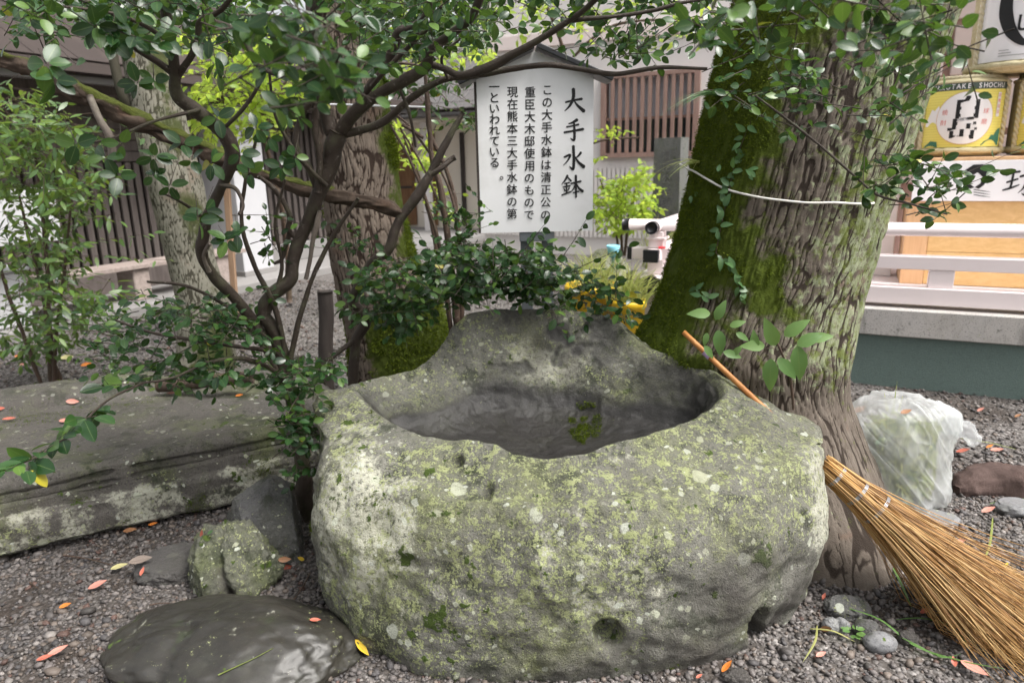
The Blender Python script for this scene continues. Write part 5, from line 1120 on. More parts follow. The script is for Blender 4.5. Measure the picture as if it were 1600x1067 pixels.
q = C1.branch([(1180, 150, 2.1, 2), (1240, 195, 2.08, 2.4), (1290, 235, 2.06, 2.4), (1335, 275, 2.04, 2.4), (1372, 305, 2.03, 2.2), (1420, 318, 2.02, 1.8), (1480, 335, 2.0, 1.3)])
cl([(1335, 245), (1420, 240), (1480, 260), (1510, 270), (1500, 320), (1440, 340), (1380, 320)], 1.98, 2.15, 25, 0.0387, 6, .12)
for a, b in (((1440, 300), (1590, 235)), ((1380, 290), (1440, 245)), ((1480, 300), (1560, 270))): C1.spray(P(*a, 2.03), P(*b, 2.0), 6, .042, .0014)
for x, y, Y, n_, s_ in ((72, 100, 1.62, 5, .05), (85, 125, 1.62, 5, .052), (118, 100, 1.65, 2, .042), (215, 130, 2.05, 6, .048), (240, 125, 2.1, 4, .045), (190, 225, 1.9, 3, .05), (120, 225, 1.85, 3, .055), (165, 245, 1.9, 4, .05), (240, 245, 2.0, 6, .052), (285, 225, 2.1, 4, .05), (300, 250, 2.1, 4, .05),
                        (185, 275, 1.9, 3, .05), (240, 275, 2.0, 4, .045), (265, 290, 2.1, 4, .045), (320, 330, 2.15, 6, .05), (310, 345, 2.1, 3, .05), (355, 375, 2.1, 7, .05), (370, 365, 2.1, 4, .045), (330, 255, 2.1, 5, .05), (375, 240, 2.1, 4, .05), (440, 260, 2.4, 6, .05), (460, 245, 2.4, 5, .05), (400, 200, 2.1, 4, .05), (340, 185, 2.2, 4, .05),
                        (420, 215, 2.3, 5, .048), (390, 270, 2.2, 4, .05), (445, 175, 1.6, 5, .042), (470, 150, 1.45, 6, .042), (500, 125, 1.42, 6, .042), (530, 150, 1.45, 4, .042), (420, 110, 1.5, 5, .042), (460, 60, 1.45, 7, .042), (255, 60, 1.9, 6, .05), (205, 60, 1.9, 6, .05), (150, 40, 1.8, 7, .05)):
    for i in range(n_):
        a_ = i / n_ * 2 * PI + RNG.uniform(0, 1); d = np.array([math.cos(a_), RNG.normal(0, .4), math.sin(a_) * .8 - .15]); p0 = P(x, y, Y); C1.leaf(p0 + d * .006, d, s_ * .98 * RNG.uniform(.8, 1.15), .35, .75, .35)
    C1.twig(P(x, y, Y), P(x + RNG.uniform(-30, 30), y - RNG.uniform(15, 50), Y + .1), .0017)
cl([(130, 515), (200, 465), (300, 495), (380, 475), (470, 545), (500, 575), (480, 620), (380, 600), (250, 612), (180, 600), (140, 540)], 2.3, 2.95, 105, 0.0414, 7, up=1.0, cam_=.25)
cl([(195, 455), (260, 470), (380, 480), (400, 520), (300, 520)], 2.4, 2.8, 32, 0.0405, 6, up=1.0, cam_=.2)
cl([(440, 560), (540, 560), (495, 620), (486, 740), (455, 750), (432, 640)], 2.32, 2.52, 55, 0.0378, 6, .13)
for a, b, n_ in (((170, 625, 2.08), (90, 690, 1.8), 8), ((110, 680, 1.85), (5, 735, 1.62), 9), ((150, 650, 1.95), (120, 655, 1.85), 3), ((240, 595, 2.25), (160, 605, 2.15), 5), ((60, 712, 1.75), (40, 735, 1.65), 4)): C1.spray(P(*a), P(*b), n_ + 1, .066, .0018, up=.9, cam_=.4)
cl([(390, 330), (440, 300), (480, 420), (420, 470), (400, 430)], 2.5, 2.8, 12, 0.0370, 4)
C1.finish()

# ------------------------------------------------------------------ second camellia, behind the basin
cam2 = thing('camellia_bush', ground_under(556, 660, 3.15), 'low camellia bush with dense dark leaves between the basin and the sign', 'bush')
C2 = Plant(cam2, 'camellia', 'camellia', M['branch'], 300)
C2.branch([(556, 740, 3.15, 10), (553, 640, 3.15, 9), (552, 590, 3.15, 9), (556, 535, 3.15, 8.5), (571, 500, 3.15, 9), (550, 472, 3.14, 8.5), (562, 446, 3.13, 9), (578, 414, 3.12, 8.5), (608, 390, 3.1, 8.5), (620, 355, 3.1, 8.5), (634, 330, 3.1, 9.5), (656, 300, 3.1, 10), (674, 268, 3.1, 9), (698, 222, 3.1, 7), (724, 176, 3.1, 5)], name='trunk')
C2.branch([(570, 500, 3.15, 6), (594, 480, 3.1, 5.5), (602, 474, 3.05, 4)])
C2.branch([(556, 530, 3.15, 5), (536, 545, 3.1, 4.5), (516, 562, 3.05, 4)])
C2.branch([(672, 272, 3.1, 7), (690, 262, 3.1, 5), (705, 250, 3.12, 5), (712, 246, 3.12, 5.5)])
for pts in ([(716, 520, 3.3, 7), (708, 440, 3.3, 6.5), (698, 360, 3.3, 6), (690, 300, 3.3, 6), (676, 250, 3.3, 5), (668, 165, 3.3, 4.5), (664, 110, 3.3, 3)], [(722, 520, 3.35, 6), (720, 420, 3.35, 5), (714, 340, 3.35, 4.5), (700, 270, 3.35, 4), (672, 210, 3.35, 3.5), (668, 170, 3.35, 3)],
            [(705, 520, 3.3, 5), (690, 400, 3.3, 4), (668, 320, 3.3, 3), (640, 250, 3.3, 2.5), (610, 195, 3.3, 2)], [(712, 500, 3.32, 4), (716, 380, 3.32, 3), (700, 290, 3.32, 2.5), (650, 210, 3.32, 2), (620, 180, 3.32, 1.6)], [(700, 380, 3.3, 3), (690, 330, 3.3, 2.5), (660, 260, 3.3, 2.2), (625, 200, 3.3, 1.8)], [(628, 195, 3.3, 3.5), (645, 205, 3.3, 3.2), (662, 216, 3.3, 3)]): C2.branch(pts, name='stem', mat=M['stem'])
c2 = lambda *a, **k: C2.cloud(*a, **k)
c2([(540, 470), (560, 425), (640, 405), (720, 378), (750, 370), (760, 440), (740, 470), (680, 475), (610, 500), (560, 500)], 2.75, 3.15, 105, 0.0440, 7)
c2([(740, 385), (830, 385), (890, 405), (930, 450), (950, 500), (900, 490), (850, 470), (790, 480), (745, 470)], 2.82, 3.1, 75, 0.0440, 7)
c2([(700, 400), (860, 395), (860, 455), (720, 460)], 2.78, 2.95, 38, 0.0449, 7)
c2([(690, 340), (745, 300), (745, 385), (690, 400)], 3.1, 3.3, 22, 0.0396, 6)
c2([(560, 470), (660, 460), (700, 490), (590, 530)], 2.85, 3.1, 20, 0.0414, 6); c2([(500, 350), (560, 350), (600, 400), (520, 410)], 3.0, 3.2, 11, 0.0352, 5)
c2([(900, 430), (990, 440), (985, 500), (940, 520), (900, 490)], 2.82, 3.1, 16, .045, 6)
for a, b in (((900, 420), (985, 385)), ((930, 470), (985, 500)), ((850, 460), (880, 520)), ((930, 440), (990, 470)), ((820, 390), (850, 350)), ((880, 400), (915, 345))): C2.spray(P(*a, 2.85), P(*b, 2.82), 6, .046)
C2.finish()
# ------------------------------------------------------------------ feathery nandina at the left
nan = thing('nandina_shrub', ground_under(80, 600, 4.75), 'feathery bamboo-like shrub with narrow leaves at far left', 'shrub')
NP = Plant(nan, 'nandina', 'nandina', M['stem'], 300)
for pts in ([(94, 596, 4.75, 5), (82, 560, 4.75, 5), (76, 500, 4.75, 4.5), (74, 430, 4.75, 4), (66, 330, 4.75, 3), (50, 200, 4.75, 2)], [(64, 600, 4.7, 4), (46, 550, 4.7, 4), (28, 500, 4.7, 3.5), (10, 450, 4.7, 3), (-10, 380, 4.7, 3)], [(85, 596, 4.72, 4), (88, 520, 4.7, 3), (100, 430, 4.65, 2.5), (110, 330, 4.6, 2), (120, 250, 4.55, 1.5)], [(80, 596, 4.8, 4), (70, 480, 4.85, 3), (40, 350, 4.9, 2.5), (20, 250, 4.9, 2)]): NP.branch(pts, name='stem', sides=7)
NP.cloud([(-20, 165), (60, 155), (150, 205), (175, 250), (150, 330), (120, 420), (165, 490), (130, 520), (60, 560), (-20, 520)], 4.2, 5.2, 210, .088, 10, .34, .0022, up=1.0, cam_=.35, jit=.6, droop=.35)
NP.cloud([(-20, 130), (60, 150), (110, 190), (60, 230), (-20, 200)], 4.2, 4.9, 24, .085, 9, .32, .002, up=1.0, cam_=.2, droop=.2)
for a, b, n_ in (((80, 385), (245, 366), 12), ((90, 400), (265, 405), 13), ((110, 420), (200, 445), 8), ((90, 330), (190, 345), 9), ((70, 200), (230, 205), 12), ((60, 215), (190, 185), 11), ((70, 180), (120, 150), 7), ((100, 480), (190, 470), 9), ((80, 500), (170, 500), 9), ((60, 540), (130, 560), 8)): NP.spray(P(*a, 4.6), P(*b, 4.45), n_, .088, .002, up=1.1, cam_=.25, droop=.3)
NP.finish()
# ------------------------------------------------------------------ bright back-lit trees behind, and the crown of the rough-barked tree
mp = thing('young_maple', ground_under(452, 470, 6.6), 'young tree with bright yellow-green leaves near the slatted hall', 'tree')
MP = Plant(mp, 'broad', 'bright', M['stem'], 200)
MP.branch([(452, 472, 6.6, 5), (448, 380, 6.6, 5), (430, 280, 6.5, 4), (400, 180, 6.4, 3.5), (370, 80, 6.3, 3)], name='trunk'); MP.branch([(436, 300, 6.5, 3), (350, 220, 6.3, 2.5), (300, 150, 6.2, 2)]); MP.branch([(410, 200, 6.4, 3), (450, 120, 6.4, 2), (470, 40, 6.4, 2)])
MP.cloud([(285, 60), (400, 20), (480, 40), (470, 140), (420, 190), (400, 250), (330, 240), (290, 170)], 5.4, 6.6, 150, .085, 9, .42, .004, up=.9, cam_=.4)
MP.finish()
sp = thing('sprouting_shrub', ground_under(655, 470, 5.4), 'thin shrub with bright lime leaves right of the rough-barked trunk', 'shrub')
SP = Plant(sp, 'broad', 'bright', M['stem'], 160)
SP.branch([(690, 480, 5.4, 4), (680, 380, 5.4, 3.5), (655, 280, 5.3, 3), (625, 200, 5.2, 2)], name='trunk')
SP.cloud([(598, 180), (650, 185), (685, 230), (672, 300), (620, 300), (600, 250)], 5.0, 5.6, 20, .075, 7, .3, .003, up=.8, cam_=.5); SP.cloud([(670, 290), (735, 280), (720, 350), (680, 350)], 5.0, 5.5, 6, .07, 5, .25, .003)
SP.finish()
T2 = Plant(t2, 'broad', 'camellia', M['stem'], 200)
T2.branch([(560, 20, 4.3, 12), (600, -40, 4.2, 9)], name='limb', mat=M['bark_mid']); T2.branch([(575, 130, 4.1, 4), (620, 100, 4.0, 3), (690, 110, 4.0, 2)], name='limb')
T2.cloud([(530, -30), (780, -30), (760, 110), (700, 140), (660, 190), (610, 170), (560, 150)], 4.0, 4.9, 62, .07, 9, .34, .003); T2.cloud([(690, 130), (750, 120), (748, 260), (710, 200)], 3.7, 4.2, 12, .055, 6, .25)
T2.finish(rest='crown')
BP = thing('light_crown_tree', ground_under(880, 300, 7.6), 'slim tree with fresh green leaves above the sign', 'tree')
BT = Plant(BP, 'broad', 'bright', M['stem'], 200)
BT.branch([(890, 340, 7.6, 4), (892, 240, 7.6, 4), (885, 100, 7.5, 3.5), (850, 0, 7.4, 3)], name='trunk'); BT.branch([(885, 100, 7.5, 3), (960, 40, 7.3, 2.5), (1090, 30, 7.2, 1.5)]); BT.branch([(892, 240, 7.6, 2.5), (940, 220, 7.5, 2), (1000, 215, 7.4, 1.5)])
BT.cloud([(560, -30), (780, -30), (760, 90), (640, 120), (560, 90)], 6.4, 7.4, 60, .1, 8, .5, .004); BT.cloud([(800, -30), (1100, -30), (1130, 60), (1080, 80), (1000, 60), (900, 60), (800, 30)], 6.6, 7.6, 42, .09, 8, .45, .003)
BT.cloud([(930, 205), (965, 200), (985, 225), (950, 250), (930, 255)], 7.0, 7.5, 6, .07, 7, .3, .003)
BT.finish()
gs = thing('round_green_shrub', ground_under(970, 400, 7.4), 'round fresh green shrub in front of the stone monument', 'shrub')
GS = Plant(gs, 'broad', 'bright', M['stem'], 200)
for dx in (-14, 0, 14): GS.branch([(972 + dx * .3, 400, 7.4, 2.5), (970 + dx, 330, 7.4, 2.2), (968 + dx * 2.2, 280, 7.4, 1.5)], name='stem', sides=6)
GS.cloud([(925, 315), (945, 290), (975, 275), (1010, 265), (1020, 300), (1012, 345), (970, 362), (930, 355)], 6.8, 7.6, 110, .085, 8, .26, .003, up=.8, cam_=.5)
GS.finish()
rock('garden_rock', 945, 400, .22, (.30, .22, .40), 44, 'mossrock', 'pale grey garden rock at the foot of the round green shrub', amp=.2, attrs=lambda v, d: {'pale': .9 + 0 * d[:, 0]}).location = (*(P(945, 360, 7.1) - G(945, 400))[:2], 0)
# ------------------------------------------------------------------ grass tufts
def blades(name, base, n, L, spread, lean, label, cat, mat='grassblade', width=.006, group=None, parent=None, droop=.5, rad=.05, up=1.0):
    mb = MB()
    for i in range(n):
        b = np.asarray(base) + np.array([RNG.normal(0, rad), RNG.normal(0, rad), 0]); d = nz(np.asarray(lean) + rv(spread) * np.array([1, 1, .3]) + UP * up); l = L * RNG.uniform(.55, 1.15); t_ = np.linspace(0, 1, 7)[:, None]
        h = nz(d * np.array([1, 1, .01]) + 1e-4); q = b + d * l * t_ + (h * .35 - UP) * l * droop * t_ ** 2.2; sd_ = nz(np.cross(d, rv())); w = width * (1 - t_ ** 2 * .95) * RNG.uniform(.7, 1.2)
        V = np.stack([q - sd_ * w, q + sd_ * w], 1).reshape(-1, 3); mb.add(V, grid_faces(7, 2), rnd=RNG.random())
    return part(name, mb, M[mat], parent, label=label, cat=cat, group=group, kind='stuff' if parent is not None else None)
def planter(px_, py_, Y, r, h, label, grass_label):
    c = P(px_, py_, Y); c[2] = 0; root = thing('yellow_planter', c, label, 'planter', 'yellow planters by the railing')
    n = 40; a = np.linspace(0, 2 * PI, n, endpoint=False); pr_ = [(0, .03), (.72, .0), (.78, .02), (.97, .90), (1.05, .905), (1.06, .97), (1.03, 1.0), (.95, .985), (.92, .90), (0, .88)]
    V = np.concatenate([np.stack([c[0] + r * k * np.cos(a), c[1] + r * k * np.sin(a), np.full(n, h * z)], 1) for k, z in pr_]); mb = MB(); mb.add(V, grid_faces(len(pr_), n, cv=True)[:, ::-1]); part('pot', mb, M['yellow_pot'], root)
    mb = MB(); mb.add(np.concatenate([np.stack([c[0] + r * .9 * np.cos(a), c[1] + r * .9 * np.sin(a), np.full(n, h * .91)], 1), [[c[0], c[1], h * .93]]]), [(i, (i + 1) % n, n) for i in range(n)]); part('soil', mb, M['soil'], root)
    g = blades('sedge', (c[0], c[1], h * .92), 170, .52, .33, (0, 0, 0), grass_label, 'grass plant', rad=r * .4, width=.0045, droop=.45); return root
planter(925, 500, 5.25, .20, .60, 'yellow plastic planter partly hidden by leaves, nearer the sign', 'arching yellow-green sedge in the planter nearer the sign')
planter(982, 510, 4.95, .12, .53, 'yellow plastic planter standing at the corner of the balustrade', 'arching yellow-green sedge in the planter at the balustrade corner')
blades('sedge', P(1010, 340, 7.0) * np.array([1, 1, 0]) + np.array([.05, 0, .45]), 60, .75, .25, (.2, -.1, 0), 'tall straw-coloured sedge at the foot of the stone monument', 'grass plant', droop=.35, width=.006)
mb = MB(); c = P(958, 392, 5.6); a = np.linspace(0, 2 * PI, 24, endpoint=False)
V = np.concatenate([np.stack([c[0] + r_ * np.cos(a), c[1] + r_ * np.sin(a), np.full(24, c[2] + z_)], 1) for r_, z_ in ((.0, -.05), (.035, -.05), (.055, .04), (.05, .045), (.03, -.02), (0, -.02))]); mb.add(V, grid_faces(6, 24, cv=True)[:, ::-1])
add_tube(mb, np.array([[c[0], c[1], 0], [c[0], c[1], c[2] - .045]]), .012, 8)
part('blue_scoop', mb, M['blue_plastic'], label='pale blue plastic cup on a stake among the sedge', cat='cup')
# sprigs of grass-like fern growing on the mossy trunk
for k, (x, y, n_, L) in enumerate(((1128, 45, 14, .20), (1118, 150, 22, .20), (1088, 255, 16, .15))):
    h_, nn_ = hit(bigbv, x + 6, y)
    if h_ is None: h_ = P(x, y, 2.95)
    blades('wispy_fern', h_, n_, L, .42, (-1.3, -.5, .3), ['topmost wispy fern tuft on the mossy side of the big trunk', 'widest wispy fern tuft, half way up the mossy trunk edge', 'lowest pale wispy fern tuft on the mossy trunk edge'][k], 'fern', 'vine' if k < 2 else 'grassblade', .0028, 'fern tufts on the mossy trunk', rad=.012, droop=.6, up=.25)
# vine and sapling on the trunk
vn = thing('climbing_vine', big_root + np.array([-.2, -.35, 0]), 'small-leaved vine creeping up the mossy trunk', 'vine'); VP = Plant(vn, 'broad', 'vine', M['stem'], 200)
path = [(1160, 470), (1150, 420), (1120, 395), (1130, 345), (1140, 300), (1150, 250), (1175, 190)]; prev = None
for i, (x, y) in enumerate(path):
    h_, n_ = hit(bigbv, x, y); h_ = h_ + n_ * .008
    if prev is not None:
        VP.twig(prev, h_, .002, wig=.02)
        for k in range(7):
            f = k / 7; p_ = prev + (h_ - prev) * f; d = rv(1) + UP * .1; d -= n_ * (d @ n_) * .6; VP.leaf(p_ + n_ * .01, d, .045 * RNG.uniform(.6, 1.3), .2, 1.0, .35)
    prev = h_
for (x, y, n2, s_) in ((1090, 450, 5, .04), (1105, 465, 4, .045), (1085, 310, 5, .03), (1135, 275, 4, .035), (1180, 150, 4, .04), (1185, 275, 3, .04)):
    h_, n_ = hit(bigbv, x, y)
    for k in range(n2): d = rv(1); d -= n_ * (d @ n_) * .6; VP.leaf(h_ + n_ * .014 + rv(.012), d, s_ * RNG.uniform(.7, 1.2), .2, 1.0, .3)
VP.finish('vine_stems')
sg = thing('broad_leaved_sapling', G(1235, 900) * np.array([1, 1, 0]) + np.array([.02, .55, 0]), 'sapling with large fresh green leaves in front of the big trunk', 'sapling'); SG = Plant(sg, 'broad', 'sapling', M['stem'], 80)
SG.branch([(1240, 640, 2.42, 2.5), (1235, 590, 2.4, 2.5), (1225, 560, 2.4, 2.2), (1212, 530, 2.4, 2), (1200, 500, 2.4, 1.5)], name='stem', sides=6)
for x, y, dx, dz, s_ in ((1212, 540, -.3, .55, .115), (1225, 525, .5, .5, .10), (1245, 540, .8, .55, .10), (1245, 540, .15, -1, .13), (1205, 560, -.1, -.9, .12), (1215, 560, .5, -.5, .10), (1265, 530, .7, .2, .08), (1180, 545, -.2, .9, .07), (1195, 540, -.7, .1, .09),
                        (1110, 490, -.9, .12, .085), (1118, 500, .3, .9, .08), (1122, 515, .1, -.9, .10), (1140, 510, .7, .35, .06), (1150, 520, .6, -.3, .055), (1105, 520, -.2, -.7, .05), (1130, 550, .8, -.15, .07), (1100, 540, .5, -.6, .06), (1145, 555, .4, .6, .05)):
    p_ = P(x, y, 2.40 if x > 1170 else 2.50); SG.leaf(p_, np.array([dx, -.25, dz]), s_, .25, .9, .12)
SG.twig(P(1122, 515, 2.5), P(1118, 580, 2.52), .002); SG.twig(P(1180, 545, 2.42), P(1240, 545, 2.4), .0018)
SG.finish()
# ================================================================== MOSSY DEAD BRANCH, LOG, POSTS
mb = MB(); pp = [(-60, 66, 3.0, 10), (0, 90, 3.0, 10), (60, 114, 3.0, 11), (110, 138, 3.0, 12), (200, 182, 3.0, 13), (290, 222, 3.02, 12), (360, 252, 3.05, 9), (440, 283, 3.1, 8), (520, 305, 3.1, 9), (580, 317, 3.1, 8), (630, 333, 3.1, 6)]
w = np.array([[*P(a, b, y), r * m_per_px(P(a, b, y))] for a, b, y, r in pp]); q = catmull(w, 110); V, Q, T_ = tube(q[:, :3], q[:, 3], 40, True)
nn_ = np.repeat(np.arange(110), 40); axc = q[nn_, :3]; d_ = V[:4400] - axc; d_ /= np.linalg.norm(d_, axis=1)[:, None]; rg = ridged(np.stack([V[:4400, 0] * 7, V[:4400, 1] * 34, V[:4400, 2] * 34], 1), 4, 5)
V[:4400] += d_ * ((rg - .6) * .045 + fbm(V[:4400] * 9, 3, 8) * .012)[:, None]; at = {'ridge': np.concatenate([rg, [.5, .5]]), 'moss': np.concatenate([np.clip(d_[:, 2] * 1.0 - .1 + .5 * fbm(V[:4400] * 10, 3, 6), 0, 1) * (V[:4400, 0] < -.75), [0, 0]]), 'lich': np.zeros(4402)}
dead = put('dead_branch', mesh('dead_branch', V, [Q, T_], True, at), M['bark_dead'], label='long dead branch with a mossy top slanting across from upper left', cat='branch')
mb = MB(); q = catmull([P(140, 150, 2.96), P(155, 185, 2.94), P(172, 215, 2.94), P(176, 245, 2.95)], 14); add_tube(mb, q, np.linspace(.012, .016, 14), 9, .2, 3); part('snag', mb, M['stem_grey'], dead)
V, Q, T_ = tube(catmull([G(1490, 770) + UP * .01, G(1545, 762) + UP * .03, G(1620, 768) + UP * .025, G(1720, 765) + UP * .04], 60), np.interp(np.linspace(0, 1, 60), [0, .1, .5, 1], [.03, .07, .085, .08]), 40, True, .5, 9, 7)
rg = ridged(V * np.array([6, 40, 40]), 3, 8); lc = np.array([V[:, 0].mean(), V[:, 1].mean(), .0]); ld = V - lc; ld[:, 0] = 0; ld /= np.linalg.norm(ld, axis=1)[:, None] + 1e-6; V = V + ld * ((rg - .6) * .03 + fbm(V * 9, 3, 3) * .02)[:, None]; put('fallen_log', mesh('fallen_log', V, [Q, T_], True, {'ridge': rg, 'moss': np.zeros(len(V)), 'lich': np.zeros(len(V))}), M['log'], label='dark brown log lying on the gravel beside the clear bag', cat='log')
V, Q, T_ = tube(catmull([P(978 / 3.953, 530 + 300 / 3.953, 3.6) + UP * .01, P(1100 / 3.953, 530 + 280 / 3.953, 3.6), P(1300 / 3.953, 530 + 255 / 3.953, 3.6), P(1560 / 3.953, 530 + 235 / 3.953, 3.6)], 50), np.full(50, .034), 24, True, .15, 9, 9)
rg = ridged(V * np.array([6, 30, 30]), 3, 8); put('short_log', mesh('short_log', V, [Q, T_], True, {'ridge': rg, 'moss': np.full(len(V), .4), 'lich': np.zeros(len(V))}), M['bark_dead'], label='short mossy stick of wood resting on the carved slab', cat='log')
mb = MB(); add_tube(mb, catmull([P(509, 610, 3.9) * np.array([1, 1, 0]), P(509, 555, 3.9), P(510, 500, 3.9), P(508, 455, 3.9)], 16), .042, 16, .08, 2); part('dark_post', mb, M['beam'], label='short dark wooden post behind the camellia stems', cat='post')
a = P(352, 262, 5.6); b = P(367, 470, 5.6); b2 = b + (b - a) * .22; mb = MB(); d_ = nz(b2 - a); e1 = nz(np.cross(d_, np.array([0, 1., 0]))); e2 = np.cross(d_, e1); box(mb, a - (e1 + e2) * .022, e1 * .044, e2 * .044, b2 - a, .003); part('wooden_stake', mb, M['stake'], label='thin pale wooden stake leaning against the pale trunk', cat='stake', smooth=False)
# ================================================================== CORD ROUND THE BIG TRUNK, PLASTIC STRIP, STRING
def on_trunk(x, y, off=.004):
    h_, n_ = hit(bigbv, x, y)
    return None if h_ is None else h_ + n_ * off
pts = [on_trunk(x, y, .012) for x, y in ((1088, 268), (1110, 283), (1140, 297), (1180, 308), (1220, 313), (1262, 316), (1300, 317), (1335, 318), (1360, 318))]; pts = [p for p in pts if p is not None]
last = pts[-1]; pts += [last + np.array([.035, .06, 0]), last + np.array([.05, .22, .0])]; first = pts[0]; pts = [first + np.array([-.02, .16, .03]), first + np.array([-.015, .05, .01])] + pts
mb = MB(); add_tube(mb, catmull(pts, 90), .0042, 8, .1, 1, 90); part('tied_string', mb, M['cord'], label='thin white cord tied round the big mossy trunk', cat='cord')
mb = MB(); p0 = P(1371, 318, 2.85); n = 30
for k in range(3):
    t_ = np.linspace(0, 1, n)[:, None]; c_ = p0 + np.array([.008 * k - .012, .01 * k, 0]) - UP * (.31 - .05 * k) * t_ + np.array([-.035, 0, 0]) * t_ + fbm(np.concatenate([t_ * 6 + k, t_ * 0, t_ * 0], 1), 2, k)[:, None] * np.array([.012, .01, 0]); w = .010 * (1 - t_ * .6)
    V = np.stack([c_ - np.array([1, .3, 0]) * w, c_ + np.array([.2, .9, 0]) * w * .6, c_ + np.array([1, -.3, 0]) * w], 1).reshape(-1, 3); mb.add(V, grid_faces(n, 3))
part('plastic_strip', mb, M['plastic_white'], label='frayed white plastic strip hanging from the cord on the trunk', cat='plastic strip')
mb = MB(); p0 = P(1372, 322, 2.83); q = catmull([p0, p0 + np.array([.02, .0, -.02]), p0 + np.array([.022, 0, -.05]), p0 + np.array([0, 0, -.09])], 14); add_tube(mb, q, np.interp(np.linspace(0, 1, 14), [0, .2, .5, 1], [.006, .018, .014, .002]), 9, .4, 4, 60); part('bark_flake', mb, M['bark_dead'], label='brown flake of bark stuck under the cord beside the railing', cat='bark flake')
mb = MB(); add_tube(mb, catmull([P(478, 163, 3.4), P(540, 164, 3.4), P(600, 166, 3.4), P(670, 168, 3.4)], 20), .0045, 6); part('white_twine', mb, M['plastic_white'], label='white twine stretched level behind the camellia limbs', cat='twine')
# ================================================================== BROOM
h0, h1 = P(1068, 519, 2.60), P(1300, 738, 2.20); axis = nz(h1 - h0); neck = h1 - axis * .02; tip = G(1618, 1000); 
broom = thing('bamboo_broom', tip, 'straw-coloured twig broom leaning between the basin and the big trunk', 'broom')
mb = MB(); add_tube(mb, np.linspace(h0, neck + axis * .25, 14), np.linspace(.0100, .0120, 14), 12, .05, 2); part('handle', mb, M['handle'], broom)
tp_ = h0 + (h1 - h0) * .155; mb = MB(); add_tube(mb, np.array([tp_, tp_ + axis * .03]), .0125, 12); part('tape', mb, M['purple'], broom)
ax2 = nz(tip - neck); e1 = nz(np.cross(ax2, UP)); e2 = nz(np.cross(e1, ax2)); mb = MB(); Ltot = np.linalg.norm(tip - neck)
for i in range(1000):
    r0 = .040 * math.sqrt(RNG.random()); th = RNG.uniform(0, 2 * PI); u_, v_ = math.cos(th), math.sin(th); L = Ltot * RNG.uniform(.72, 1.16)
    f_ = r0 / .040; p0 = neck + (e1 * u_ + e2 * v_) * r0 + ax2 * RNG.uniform(-.03, .05) + ax2 * (.12 * RNG.random() if RNG.random() < .3 else 0)
    spread = .168 * f_ + abs(RNG.normal(0, .035)); jit_ = rv(.06)
    tt_ = np.linspace(0, 1, 6)[:, None]; k = np.where(tt_ < .22, .10 * tt_ / .22, .10 + .90 * ((tt_ - .22) / .78) ** 1.15)
    q = p0 + ax2 * L * tt_ + (e1 * u_ + e2 * v_ * .62) * spread * k + jit_ * tt_ ** 2 * L * 1.2 - UP * .03 * tt_ ** 2 + np.cumsum(RNG.normal(0, .006, (6, 3)), 0) * np.linspace(0, 1, 6)[:, None]
    q[:, 2] = np.maximum(q[:, 2], .008 + RNG.uniform(0, .012)); add_tube(mb, q, np.linspace(.0019, .0009, 6) * RNG.uniform(.7, 1.3), 3, rnd=RNG.random())
for i in range(260):
    s_ = RNG.uniform(.3, .95); th = RNG.uniform(0, 2 * PI); p0 = neck + ax2 * Ltot * s_ + (e1 * math.cos(th) + e2 * math.sin(th) * .62) * .30 * RNG.random() * max(.1, (s_ - .2)) / .8; d = nz(ax2 + rv(.45)); q = p0 + d * np.linspace(0, RNG.uniform(.06, .16), 4)[:, None]; q[:, 2] = np.maximum(q[:, 2], .01); add_tube(mb, q, np.linspace(.0013, .0007, 4), 3, rnd=RNG.random())
part('bristles', mb, M['twig'], broom, kind='stuff')
for s_, r_ in ((.05, .046), (.155, .055), (.25, .066)):
    mb = MB(); a = np.linspace(0, 2 * PI, 40)
    for dd in (-.004, .0, .004): q = neck + ax2 * (Ltot * s_ + dd) + (np.cos(a)[:, None] * e1 + np.sin(a)[:, None] * e2 * .88) * r_; add_tube(mb, q, .0019, 5)
    part('binding', mb, M['wire'], broom)
# ================================================================== CLEAR BAG OF CLIPPINGS
bc = (G(1362, 800) + G(1495, 800)) / 2 + np.array([.0, .13, 0]); bag = thing('plastic_bag', bc, 'clear plastic bag stuffed with cut grass beside the big trunk', 'bag')
nu, nv = 240, 150; A_, Hh = np.meshgrid(np.linspace(0, 2 * PI, nu, endpoint=False), np.linspace(0, 1, nv), indexing='ij'); r_ = .185 * np.interp(Hh, [0, .02, .08, .4, .75, .86, .93, .97, 1.0], [.3, .80, .93, 1.0, 1.03, 1.0, .80, .45, .05])
sq = (np.abs(np.cos(A_)) ** 3.2 + np.abs(np.sin(A_)) ** 3.2) ** (-1 / 3.2); zz_ = .47 * np.interp(Hh, [0, .02, .86, .93, .97, 1.0], [0, .004, .90, .965, .995, 1.01])
V = np.stack([bc[0] + r_ * sq * np.cos(A_ + .35) * 1.02, bc[1] + r_ * sq * np.sin(A_ + .35) * .82, zz_], -1).reshape(-1, 3)
F = grid_faces(nu, nv, cu=True); N_ = vnorm(V, F); c_ = bc + np.array([0, 0, .22])
if np.mean(np.sum(N_ * (V - c_), 1)) < 0: F = F[:, ::-1]; N_ = -N_
qd = np.stack([(V[:, 0] * .8 + V[:, 2] * .6) * 13, V[:, 1] * 8, (V[:, 0] * .6 - V[:, 2] * .8) * 3], 1)
cr1 = (1 - np.abs(vnoise(qd, 8))) ** 4; cr2 = (1 - np.abs(vnoise(qd * 2.4 + 4, 9))) ** 5; V = V + N_ * (fbm(V * 4.5, 2, 7) * .024 + cr1 * .014 + cr2 * .007)[:, None]; V[:, 2] = np.maximum(V[:, 2], .004) + sstep(.38, .46, V[:, 2]) * fbm(V * 7, 2, 10) * .03
